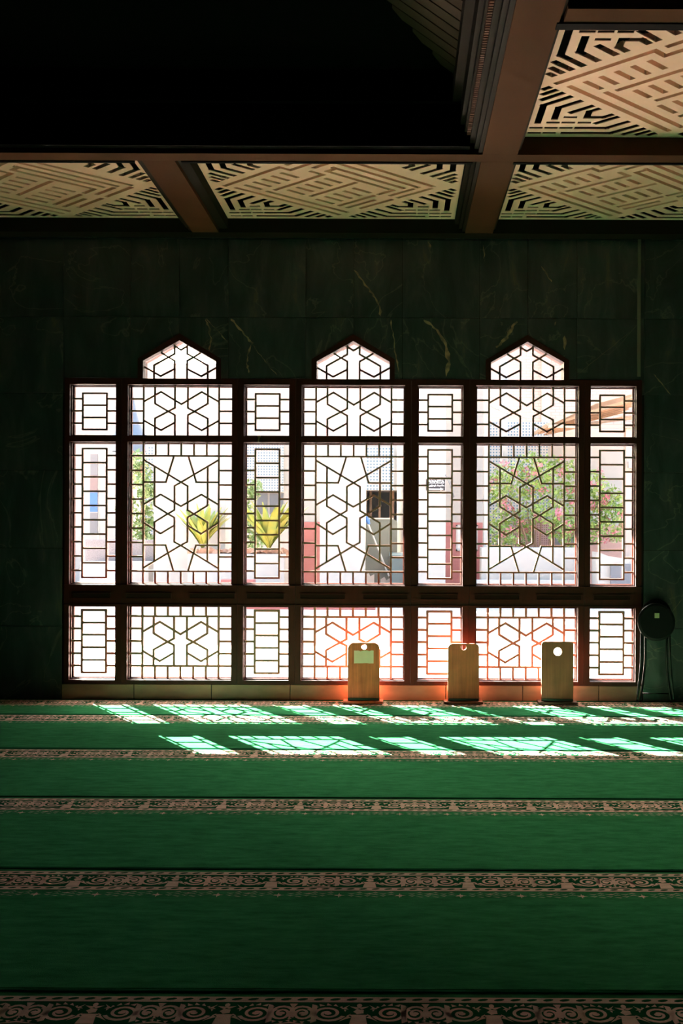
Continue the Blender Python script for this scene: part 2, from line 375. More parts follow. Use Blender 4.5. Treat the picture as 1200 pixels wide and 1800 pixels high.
# ------------------------------------------------------------------ room shell
XL, XR, YB = -5.6, 4.95, -4.6
ZB, ZP, ZT = 3.69, 3.80, 4.06       # beam underside, lattice underside, slab
TH = .167                            # wall and frame depth
WX0, WX1 = PX(113), PX(1127)
WZ0, WZH, WZT = PZ(1204), PZ(667), PZ(665.7)
SE = [WX0, PX(213.5), PX(417.5), PX(519), PX(722), PX(824.5), PX(1026.5), WX1]   # seams between bays
ARC = [PX(315.2 - .9), PX(620.6 - 1.2), PX(926.8 - 1.2)]
AW, AI = 73 / 220, 64 / 220
ZSO, ZAO, ZSI, ZAI = PZ(632), PZ(588), PZ(636), PZ(600)
top = [(WX0, WZT)]
for ax in ARC: top += [(ax - AW, WZT), (ax - AW, ZSO), (ax, ZAO), (ax + AW, ZSO), (ax + AW, WZT)]
top += [(WX1, WZT)]
Z0 = 0
wall_poly = [(XL, Z0), (WX0, Z0), (WX0, WZT)] + top[1:-1] + [(WX1, WZT), (WX1, Z0), (XR, Z0), (XR, ZT), (XL, ZT)]
mb = MB()
core_top = [(XL, WZT), *top, (XR, WZT), (XR, ZT), (XL, ZT)]
mb.prism(core_top, WY + .014, WY + TH, 1)
mb.box(XL, WX0, WY + .014, WY + TH, -.2, WZT, 1); mb.box(WX1, XR, WY + .014, WY + TH, -.2, WZT, 1)
mb.box(WX0, WX1, WY + .014, WY + TH, -.2, WZ0, 1)
vx = [-5.6, -4.98, -4.36, -3.9, -3.28] + [PX(p) for p in (110, 228, 313.5, 400, 535.5, 620, 705.5, 841.5, 926, 1012.5, 1131)] + [2.36, 2.98, 3.4, 4.02, 4.4, 4.95]
hz = [ZT, PZ(421), PZ(559), PZ(693), PZ(829), PZ(966), PZ(1103), Z0]
g = .0022
for i in range(len(vx) - 1):
    for j in range(len(hz) - 1):
        x0, x1, z1, z0 = vx[i] + g, vx[i + 1] - g, hz[j] - g, hz[j + 1] + g
        if x0 > WX0 - .03 and x1 < WX1 + .03 and z1 < WZT: continue
        p = clip(wall_poly, x0, x1, z0, z1)
        if len(p) < 3: continue
        mb.prism(p, WY, WY + .013, 0, attr=(R.uniform(-9, 9), R.uniform(-9, 9), R.uniform(-9, 9)))
# tan veins running through particular slabs
def vein(pts, w, seed):
    rr = random.Random(seed); q = []
    for i in range(len(pts) - 1):
        for k in range(5):
            t = k / 5; q.append((pts[i][0] + (pts[i + 1][0] - pts[i][0]) * t + rr.uniform(-1, 1) * 1.3, pts[i][1] + (pts[i + 1][1] - pts[i][1]) * t))
    q.append(pts[-1]); L = len(q); a = []; b = []
    for i, (x, y) in enumerate(q):
        ww = w * (.35 + .65 * abs(math.sin(i * .8 + seed))) * (1 if 0 < i < L - 1 else .1) * rr.uniform(.5, 1.2)
        a.append(P(x - ww, y)); b.append(P(x + ww, y))
    for i in range(L - 1):
        f = [a[i], b[i], b[i + 1], a[i + 1]]
        mb.face([(p[0], WY - .0006, p[1]) for p in f][::-1], 2)
for pts, w in ((((361, 560), (367, 577), (371, 598), (368, 616)), 2.0), (((362, 560), (376, 575), (386, 585), (398, 600)), 1.3),
               (((406, 560), (420, 576), (434, 593), (444, 605)), 3.0), (((443, 603), (452, 617), (466, 636), (487, 660)), .9), (((442, 604), (435, 625), (434, 640), (437, 656)), 1.9),
               (((622, 474), (640, 498), (655, 517), (666, 535), (669, 556)), 2.6), (((686, 562), (691, 590), (695, 624), (700, 655)), 1.6),
               (((745, 562), (768, 580), (781, 602), (789, 635), (784, 662)), 4.2), (((908, 564), (897, 580), (886, 598), (872, 612)), 4.5),
               (((753, 424), (757, 438)), 2.0), (((952, 468), (960, 480), (969, 496)), 2.0), (((976, 565), (975, 572)), 1.4), (((993, 590), (992, 615)), 4.0), (((848, 430), (852, 460)), 1.2),
               (((1148, 657), (1162, 673), (1180, 695)), 1.6), (((1181, 1076), (1200, 1052)), .8), (((1136, 1146), (1165, 1138), (1200, 1130)), .8), (((1010, 662), (1060, 622), (1108, 582)), .5)):
    vein(pts, w, int(pts[0][0]))
tag(mb.build('wall_front', [M_marble, M_grout, M_vein]), 'dark green veined marble wall around the latticed windows', 'wall', kind='structure')

def shell(name, label, f, m=M_plaster_dark, cat='wall'):
    b = MB(); f(b); return tag(b.build(name, m), label, cat, kind='structure')
shell('wall_left', 'dark left side wall of the prayer hall', lambda b: b.box(XL - .2, XL, YB, WY + TH, -.2, ZT + 2.6))
shell('wall_right', 'dark right side wall of the prayer hall', lambda b: b.box(XR, XR + .2, YB, WY + TH, -.2, ZT + 2.6))
shell('wall_back', 'dark wall behind the viewer', lambda b: b.box(XL - .2, XR + .2, YB - .2, YB, -.2, ZT + 2.6))
shell('floor', 'bare screed floor under the carpets', lambda b: b.box(XL, XR, YB, WY + .013, -.2, -.012), M_plenum, 'floor')
# slab over the coffered part, and the raised well on the left with a slatted hipped roof
WLX, WLY, WFY = .42, .9, 6.858       # well: right edge, near edge, far edge
ZF = 4.10
b = MB()
b.box(XL - .2, XR + .2, WFY, WY + TH, ZT, ZT + .1); b.box(WLX, XR + .2, YB, WFY, ZT, ZT + .1); b.box(XL - .2, WLX, YB, WLY, ZT, ZT + .1)
b.box(XL - .2, XR + .2, YB - .2, WY + TH, ZT + 2.6, ZT + 2.7)
tag(b.build('ceiling', M_plenum), 'ceiling slab, coloured black as unlit void, above the pierced panels', 'ceiling', kind='structure')
b = MB(); ap = 2.0; pitch = .67
b.face([(WLX, WLY, ZF), (WLX, WFY, ZF), (WLX - ap, WFY - ap, ZF + ap * pitch), (WLX - ap, WLY + ap, ZF + ap * pitch)], 0)
b.face([(WLX, WFY, ZF), (XL, WFY, ZF), (XL + ap, WFY - ap, ZF + ap * pitch), (WLX - ap, WFY - ap, ZF + ap * pitch)], 1)
b.face([(XL, WFY, ZF), (XL, WLY, ZF), (XL + ap, WLY + ap, ZF + ap * pitch), (XL + ap, WFY - ap, ZF + ap * pitch)], 1)
b.face([(XL, WLY, ZF), (WLX, WLY, ZF), (WLX - ap, WLY + ap, ZF + ap * pitch), (XL + ap, WLY + ap, ZF + ap * pitch)], 1)
b.face([(WLX - ap, WLY + ap, ZF + ap * pitch), (WLX - ap, WFY - ap, ZF + ap * pitch), (XL + ap, WFY - ap, ZF + ap * pitch), (XL + ap, WLY + ap, ZF + ap * pitch)], 1)
y = WLY + .2
while y < WFY - .1:          # boards running up the slope
    e = min(ap, y - WLY, WFY - y)
    for k in range(1):
        b.prism([(WLX - .02, ZF - .005), (WLX - .02, ZF - .03), (WLX - e, ZF + e * pitch - .03), (WLX - e, ZF + e * pitch - .005)], y, y + .105, 0)
    y += .12
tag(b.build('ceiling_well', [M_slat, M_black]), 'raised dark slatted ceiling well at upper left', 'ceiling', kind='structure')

# ------------------------------------------------------------------ ceiling beams
def beam(name, label, f, m=M_beam):
    b = MB(); f(b); return tag(b.build(name, m), label, 'beam', kind='structure')
LB = [(-3.84, -3.50), (-1.718, -1.361), (.42, .736), (2.52, 2.84)]
def cross(y0, y1, x0=XL, x1=XR):
    def f(b):
        b.box(x0, x1, y0, y1, ZB, ZT); 
    return f
n_trim = 1
def nt():
    global n_trim; s = 'trim_%d' % n_trim; n_trim += 1; return s
beam(nt(), 'dark beam along the top of the marble wall', lambda b: b.box(XL, XR, 8.70, WY - .001, ZB, ZT), M_mould)
beam(nt(), 'long brown cross beam in front of the row of pierced panels', cross(6.858, 6.997))
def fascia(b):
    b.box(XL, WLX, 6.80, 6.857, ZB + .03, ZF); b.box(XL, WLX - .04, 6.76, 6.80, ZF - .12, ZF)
beam(nt(), 'dark wood fascia, shade in its colour, on the far side of the ceiling well', fascia, M_black)
beam(nt(), 'brown cross beam at upper right above the large pierced panel', cross(4.923, 5.056, .736, XR))
beam(nt(), 'nearer brown cross beam above the top edge of the view', cross(2.99, 3.12, .736, XR))
for i, (x0, x1) in enumerate(LB):
    names = ['brown beam at far left between the panels', 'brown beam left of the middle pierced panel', 'brown beam right of the middle panel running to the viewer', 'brown beam at the far right of the ceiling']
    def f(b):
        ya = 6.998
        for (p, q) in ([(ya, 8.699)] if i < 2 else [(ya, 8.699), (YB, 6.857)]):
            b.box(x0 + .08, x1 - (.02 if i > 1 else .07), p, q, ZB, ZT, 0)
            b.box(x0 + .055, x0 + .08, p, q, ZB + .012, ZT, 1); b.box(x0 + .03, x0 + .055, p, q, ZB + .035, ZT, 1); b.box(x0, x0 + .03, p, q, ZB + .07, ZT, 1)
            b.box(x1 - (.02 if i > 1 else .07), x1, p, q, ZB + .03, ZT, 1)
    beam(nt(), names[i], f, [M_beam, M_mould])
# cornice with little dentils on the side of the ceiling well
root = empty('dentil_cornice', (WLX, 4, ZP - .03), 'thin dark cornice with a row of copper dentils beside the ceiling well', 'cornice')
b = MB(); b.box(.385, .419, WLY, 6.79, 3.805, 3.90); b.box(.36, .385, WLY, 6.79, 3.85, 3.98); b.box(.31, .36, WLY, 6.79, 3.98, 4.09)
b.build('moulding', M_mould, root)
b = MB(); y = 2.6
while y < 6.75: b.box(.396, .419, y, y + .015, 3.772, 3.80); y += .027
o = b.build('dentil_row', M_dent, root); o['kind'] = 'stuff'; o['label'] = 'copper coloured dentils'

# ------------------------------------------------------------------ pierced ceiling panels
def fret_mesh():
    h = .87; Wd = .036
    slots = []; pock = []
    def toc(a, b, sa, sb): return (sa * (h - a), sb * (h - b))
    fam = [[(.06, .24), (.06, .52), 'd'], [(.15, .31), (.15, .48), 'd'], [(.235, .41), 'd'], [(.335, .33), (.335, .42), 'd'],
           [(.335, .33), (.43, .33), 'd'], [(.41, .235), 'd'], [(.31, .15), (.48, .15), 'd'], [(.24, .06), (.52, .06), 'd'],
           [(.045, .61), 'd'], [(.04, .69), 'd'], [(.035, .765), 'd'], [(.61, .045), 'd'], [(.69, .04), 'd'], [(.765, .035), 'd']]
    dash = [(.06, .06), (.15, .06), (.06, .15), (.15, .15), (.24, .15), (.15, .24), (.24, .24), (.335, .15), (.335, .24), (.24, .33)]
    for sa in (1, -1):
        for sb in (1, -1):
            for pl in fam:
                pts = []
                for q in pl:
                    if q == 'd':
                        a, b_ = pts[-1]; t = (.835 - a - b_) / 2
                        if t > 0: pts.append((a + t, b_ + t))
                    else: pts.append(q)
                pts = [toc(a, b_, sa, sb) for a, b_ in pts]
                for i in range(len(pts) - 1): slots.append((pts[i], pts[i + 1], .041))
            for a, b_ in dash:
                x, y_ = toc(a, b_, sa, sb); slots.append(((x - .025, y_), (x + .025, y_), .03))
    s2 = math.sqrt(2); x0 = -h + .03
    def D(p, q): return (x0 + (p + q) / s2, (q - p) / s2)
    def L(p0, q0, p1, q1): pock.append((D(p0, q0), D(p1, q1), Wd))
    L(.03, .06, .64, .06); L(.64, .06, .64, .15); L(.64, .15, 1.10, .15); L(.72, .06, 1.12, .06); L(.80, .23, 1.02, .23)
    for k in range(5): L(.15 + .1 * k, .16, .15 + .1 * k, .28)
    L(.21, .37, .72, .37); L(.72, .37, .72, .27)
    for k in range(5): L(.27 + .1 * k, .45, .27 + .1 * k, .57)
    L(.05, .15, .05, 1.12); L(.14, .36, .14, 1.12)
    L(.28, .65, .74, .65)
    for k in range(5): L(.24 + .1 * k, .74, .24 + .1 * k, .88)
    L(.24, .96, .60, .96); L(.24, 1.04, .52, 1.04); L(.30, 1.12, .62, 1.12)
    for k in range(4): L(.80 + .09 * k, .34 - .02 * k, .80 + .09 * k, .92 + .055 * k)
    L(.80, .34, .88, .34); L(.66, .96, .80, .96); L(.70, 1.04, .92, 1.04); L(.70, 1.12, 1.02, 1.12); L(1.10, .24, 1.10, .30)
    def cutter(segs, z0, z1):
        b = MB()
        for i, (p, q, w) in enumerate(segs): b.seg(p, q, w, z0 - i * 1e-5, z1 + i * 1.1e-5, ext=w * .5 if True else 0, plane='xy')
        o = b.build('cut', M_cream); return o
    m = MB(); e = h + .012; c_ = .02
    m.box(-e, e, -e, e, 0, .06)
    o = m.build('fret', M_cream)
    k3 = MB()
    for sa in (1, -1):
        for sb in (1, -1):
            k3.prism([(sa * (e + .05), sb * (e + .05)), (sa * (e + .05), -sb * .04), (-sa * .04, sb * (e + .05))], .006, .09, plane='xy')
    c3 = k3.build('cut', M_cream)
    c1 = cutter(slots, -.02, .09); c2 = cutter(pock, -.02, .035)
    for c in (c3, c1, c2):
        md = o.modifiers.new('cut', 'BOOLEAN'); md.object = c; md.operation = 'DIFFERENCE'; md.solver = 'EXACT'; md.use_self = True
    dg = bpy.context.evaluated_depsgraph_get(); dg.update()
    me = bpy.data.meshes.new_from_object(o.evaluated_get(dg))
    for x in (o, c1, c2, c3): bpy.data.objects.remove(x)
    me.name = 'pierced_panel'
    me.materials.clear(); me.materials.append(M_cream)
    return me
FM = fret_mesh()
PANELS = [(-3.50, -1.718, 6.998, 8.699, 'pierced cream ceiling panel at the left edge above the window wall'),
          (-1.361, .42, 6.998, 8.699, 'pierced cream ceiling panel in the middle, between the two brown beams'),
          (.736, 2.52, 6.998, 8.699, 'pierced cream ceiling panel at right, in the row against the wall'),
          (.736, 2.52, 5.15, 6.857, 'large nearer pierced cream ceiling panel at the upper right corner')]
for x0, x1, y0, y1, lb in PANELS:
    o = bpy.data.objects.new('ceiling_panel', FM); COL.objects.link(o)
    o.location = ((x0 + x1) / 2, (y0 + y1) / 2, ZP); o.scale = ((x1 - x0 - .004) / 1.764, (y1 - y0 - .004) / 1.764, 1)
    tag(o, lb, 'ceiling panel', 'pierced ceiling panels')
# dark strips lining the near side of each panel opening
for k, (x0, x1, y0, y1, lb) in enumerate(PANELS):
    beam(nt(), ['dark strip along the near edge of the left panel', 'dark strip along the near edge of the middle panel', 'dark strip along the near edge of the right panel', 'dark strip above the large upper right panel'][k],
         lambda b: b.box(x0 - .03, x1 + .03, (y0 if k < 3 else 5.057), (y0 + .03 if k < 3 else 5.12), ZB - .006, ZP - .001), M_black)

# ------------------------------------------------------------------ baseboard
b = MB(); jx = [PX(p) for p in (110, 237, 373, 511, 648, 784, 919, 1053, 1128)]
for i in range(len(jx) - 1): b.box(jx[i] + .0025, jx[i + 1] - .0025, WY - .012, WY + .012, 0, WZ0 - .002, 0, bev=.003)
b.box(WX0, WX1, WY - .004, WY + .012, 0, WZ0 - .004, 1)
tag(b.build('baseboard_front', [M_base, M_grout]), 'low brown marble sill course under the windows', 'baseboard', kind='structure')

# ------------------------------------------------------------------ window bays
FY0, FY1 = WY - .006, WY + TH - .002
LY0, LY1 = WY + .052, WY + .064
Z = dict(ut=PZ(677.5), ub=PZ(768), mt=PZ(778.5), mb=PZ(1029), lt=PZ(1067), lb=PZ(1197))
OPN = [(122, 203), (224, 407), (428, 508), (529.5, 711), (733, 813), (836, 1016), (1037, 1117)]
HALF = 1 / 220.
K = [0]; LW = [.0148]
def poly_lat(b, cx, z0, pts):
    _poly_lat(b, cx, z0, pts, LW[0])
def _poly_lat(b, cx, z0, pts, w):
    """pts: list of (dx px, y px) polylines, already level; dx mirrored on request"""
    for pl in pts:
        for i in range(len(pl) - 1):
            K[0] = (K[0] + 7) % 29; d = K[0] * 6e-5
            b.seg((cx + pl[i][0] * HALF, PZ(pl[i][1])), (cx + pl[i + 1][0] * HALF, PZ(pl[i + 1][1])), w, LY0 - d, LY1 + d, ext=w * .3)
def mir(pls): return pls + [[(-x, y) for x, y in pl] for pl in pls]
def wide_mid(b, cx):
    k = 1 / 3.75; t0 = 778.5; s = (1029 - 778.5) / (1705 - 778)
    Y = lambda v: t0 + (v - 780) * s
    X = lambda d: d * k
    e = 340 * k
    L = [[(X(250), 776), (X(250), 1031)], [(0, Y(868)), (e, Y(868))], [(0, Y(1622)), (e, Y(1622))]]
    for v in (963, 1057, 1152, 1246, 1341, 1435, 1527): L.append([(X(250), Y(v)), (e, Y(v))])
    for d in (84.7, 169.4): L += [[(X(d), 776), (X(d), Y(868))], [(X(d), Y(1622)), (X(d), 1031)]]
    L += [[(X(250), Y(893)), (0, Y(1040)), (-X(43.5), Y(1065)), (-X(43.5), Y(1222)), (-X(87), Y(1247)), (-X(176), Y(1302)), (-X(176), Y(1553))]]
    L += [[(X(48), Y(870)), (X(101), Y(1040)), (X(250), Y(1040))], [(X(176), Y(938)), (X(176), Y(1192)), (X(87), Y(1247)), (X(43.5), Y(1271)), (X(43.5), Y(1430)), (0, Y(1453)), (-X(250), Y(1603))]]
    L += [[(X(250), Y(1187)), (X(135), Y(1120)), (0, Y(1197))], [(X(250), Y(1303)), (X(135), Y(1377)), (X(43.5), Y(1322))]]
    L += [[(X(101), Y(1451)), (X(250), Y(1451))], [(X(101), Y(1451)), (X(48), Y(1622))]]
    L = mir(L) + [[(0, 776), (0, Y(868))], [(0, Y(1622)), (0, 1031)]]
    poly_lat(b, cx, 0, L)
def wide_up(b, cx):
    k = 1 / 3.75; s = (768 - 677.5) / (735 - 395); Y = lambda v: 677.5 + (v - 395) * s; X = lambda d: d * k; e = 340 * k
    L = [[(X(250), 675), (X(250), 770)]] + [[(X(250), Y(v)), (e, Y(v))] for v in (486, 566, 646)]
    L += [[(X(175), 675), (X(175), Y(516)), (X(87), Y(568)), (X(43), Y(592)), (X(43), 770)], [(X(43), 675), (X(43), Y(545)), (X(87), Y(568)), (X(175), Y(615)), (X(175), 770)]]
    L += [[(X(250), Y(504)), (X(135), Y(438)), (0, Y(520))], [(X(250), Y(628)), (X(135), Y(693)), (X(43), Y(642))]]
    poly_lat(b, cx, 0, mir(L))
def arch_lat(b, cx):
    k = 1 / 3.75; s = (667 - 600) / (355 - 105); Y = lambda v: 600 + (v - 105) * s; X = lambda d: d * k
    L = [[(X(41), Y(130)), (X(41), Y(185)), (X(83), Y(208)), (X(178), Y(262)), (X(178), 668)], [(X(41), Y(135)), (0, Y(160))], [(X(128), Y(180)), (X(83), Y(208)), (X(41), Y(232)), (X(41), 668)],
         [(X(238), Y(275)), (X(135), Y(333)), (X(41), Y(285))]]
    poly_lat(b, cx, 0, mir(L))
def wide_low(b, cx):
    k = 1 / 2.553; s = (1197 - 1067) / (472 - 145); Y = lambda v: 1067 + (v - 145) * s; X = lambda d: d * k; e = 229 * k
    L = [[(X(172), 1065), (X(172), 1199)], [(0, Y(192)), (e, Y(192))], [(0, Y(413)), (e, Y(413))]] + [[(X(172), Y(v)), (e, Y(v))] for v in (247, 303, 358)]
    for d in (57.5, 115): L += [[(X(d), 1065), (X(d), Y(192))], [(X(d), Y(413)), (X(d), 1199)]]
    L += [[(X(172), Y(262)), (X(93), Y(217)), (0, Y(272))], [(X(121), Y(192)), (X(121), Y(268)), (X(58), Y(306)), (X(29), Y(321)), (X(29), Y(413))],
          [(X(29), Y(192)), (X(29), Y(291)), (X(58), Y(306)), (X(121), Y(341)), (X(121), Y(413))], [(X(172), Y(346)), (X(93), Y(392)), (X(30), Y(355))]]
    L = mir(L) + [[(0, 1065), (0, Y(192))], [(0, Y(413)), (0, 1199)]]
    poly_lat(b, cx, 0, L)
def narrow(b, cx, y0, y1, rt, rb, inner, ticks, hw=21.3, e=41.5):
    L = [[(-hw, rt), (hw, rt), (hw, rb), (-hw, rb), (-hw, rt)]] + [[(-hw, v), (hw, v)] for v in inner]
    for v in ticks: L += [[(-e, v), (-hw, v)], [(hw, v), (e, v)]]
    poly_lat(b, cx, 0, L)
BAYL = ['narrow latticed window bay at the far left end', 'wide latticed window bay with pointed top, leftmost of the three', 'narrow latticed window bay between the left and middle pointed bays',
        'wide latticed window bay with pointed top, in the middle', 'narrow latticed window bay with the direction sign behind its glass', 'wide latticed window bay with pointed top, pink blossom behind it', 'narrow latticed window bay at the far right beside the folded stool']
for i, (p0, p1) in enumerate(OPN):
    x0, x1 = PX(p0), PX(p1); s0, s1 = SE[i], SE[i + 1]; cx = (x0 + x1) / 2; wide = i % 2 == 1
    root = empty('window_%d' % (i + 1), (cx, WY, WZ0), BAYL[i], 'window', kind='structure')
    b = MB(); gp = .0008
    b.box(s0 + gp, x0, FY0, FY1, WZ0, Z['ut'], 0); b.box(x1, s1 - gp, FY0, FY1, WZ0, Z['ut'], 0)      # stiles
    # header up to arch foot
    b.box(s0 + gp, s1 - gp, FY0, FY1, Z['ut'], WZH, 0)
    if not wide: pass
    b.box(x0, x1, FY0, FY1, Z['mt'], Z['ub'], 0)
    b.box(x0, x1, FY0, FY1, Z['lt'], Z['mb'], 0)
    b.box(x0, x1, FY0, FY1, WZ0, Z['lb'], 0)
    if wide:
        ax = ARC[i // 2]
        outer = [(ax - AW, WZH), (ax - AW, ZSO), (ax, ZAO), (ax + AW, ZSO), (ax + AW, WZH)]
        inner = [(ax - AI, WZH), (ax - AI, ZSI), (ax, ZAI), (ax + AI, ZSI), (ax + AI, WZH)]
        for k in range(4): b.prism([outer[k], outer[k + 1], inner[k + 1], inner[k]], FY0, FY1, 0)
    # projecting rail lips above and below the deep transom
    b.box(s0 + gp, s1 - gp, FY0 - .012, FY0 + .001, Z['mb'] - .022, Z['mb'] - .004, 0)
    b.box(s0 + gp, s1 - gp, FY0 - .008, FY0 + .001, Z['lt'] + .003, Z['lt'] + .014, 0)
    if wide: cells = [(x0 + .0, cx - .06), (cx + .06, x1)] ; cells = [(x0 - .012, x0 + .355), (x1 - .335, x1 + .03)]
    else: cells = [(x0 + .024, x1 - .035)]
    for a, c in cells:          # raised rectangular beads on the transom
        zt, zb_ = PZ(1043.5), PZ(1054.5); w = .0065
        b.box(a, c, FY0 - .010, FY0 + .001, zt - w, zt, 0); b.box(a, c, FY0 - .006, FY0 + .001, zb_, zb_ + w, 0)
        b.box(a, a + w, FY0 - .006, FY0 + .001, zb_ + w, zt - w, 0); b.box(c - w, c, FY0 - .006, FY0 + .001, zb_ + w, zt - w, 0)
        b.box(a + w, c - w, FY0 - .0015, FY0 + .001, zb_ + w, zt - w, 1)
    b.build('frame', [M_frame, M_slot], root)
    rows = [('u', Z['ub'], Z['ut']), ('m', Z['mb'], Z['mt']), ('l', Z['lb'], Z['lt'])]
    for nm, za, zc in rows:
        sb = MB(); w = .012
        for ya, yb_ in ((WY + .035, WY + .050), (WY + .088, WY + .104)):
            w2 = .007 if ya < WY + .05 else .013
            sb.box(x0, x0 + w2, ya, yb_, za, zc); sb.box(x1 - w2, x1, ya, yb_, za, zc); sb.box(x0 + w2, x1 - w2, ya, yb_, za, za + w2); sb.box(x0 + w2, x1 - w2, ya, yb_, zc - w2, zc)
        sb.build('sash_bead', M_frame, root)
        lb = MB(); LW[0] = .0185 if nm == 'l' else .0148
        if wide: {'u': wide_up, 'm': wide_mid, 'l': wide_low}[nm](lb, cx)
        elif nm == 'u':
            f = lambda v: 677.5 + (v - 385) * (768 - 677.5) / (727 - 385); narrow(lb, cx, 0, 0, f(440), f(682), [f(520), f(602)], [f(477), f(558), f(640)])
        elif nm == 'm':
            f = lambda v: 778.5 + (v - 780) * (1029 - 778.5) / (1708 - 780); narrow(lb, cx, 0, 0, f(822), f(1665), [f(v) for v in (914, 1008, 1102, 1195, 1289, 1382, 1475, 1570)], [f(v) for v in (867, 961, 1055, 1149, 1243, 1336, 1432, 1526, 1620)])
        else:
            f = lambda v: 1067 + (v - 142) * (1197 - 1067) / (465 - 142); narrow(lb, cx, 0, 0, f(163), f(437), [f(217), f(271), f(326), f(382)], [f(v) for v in (190, 244, 298, 353, 407)])
        # keep the lattice inside its opening
        lb.v = [(min(max(v[0], x0 + .001), x1 - .001), v[1], min(max(v[2], za + .001), zc - .001)) for v in lb.v]
        lb.build('lattice', M_lat, root)
        gb = MB(); gb.box(x0 + .001, x1 - .001, WY + .078, WY + .083, za + .001, zc - .001); gb.build('glass_pane', M_glass, root)
    if wide:
        ax = ARC[i // 2]
        lb = MB(); LW[0] = .0148; arch_lat(lb, ax); lb.build('lattice', M_lat, root)
        gb = MB(); gb.prism([(ax - AI + .001, WZH), (ax - AI + .001, ZSI), (ax, ZAI - .001), (ax + AI - .001, ZSI), (ax + AI - .001, WZH)], WY + .078, WY + .083); gb.build('glass_pane', M_glass, root)
    if i == 2:
        lb = MB(); x, z = P(455.5, 768); lb.seg((x, z), (x - .004, z - .035), .011, WY - .022, WY - .008); lb.box(x - .012, x + .012, WY - .012, WY - .006, z - .004, z + .01)
        o = lb.build('latch', M_brass, root); o['label'] = 'small brass hanging latch'
# slim trunking running down the wall at right
b = MB(); xx, zz = P(1123, 412); x2, z2 = P(1123, 662); b.box(xx - .013, xx + .013, WY - .016, WY - .0006, z2, ZB - .001, bev=.002)
tag(b.build('cable_trunking', M_trunk), 'slim olive cable trunking on the marble above the right window corner', 'trunking')

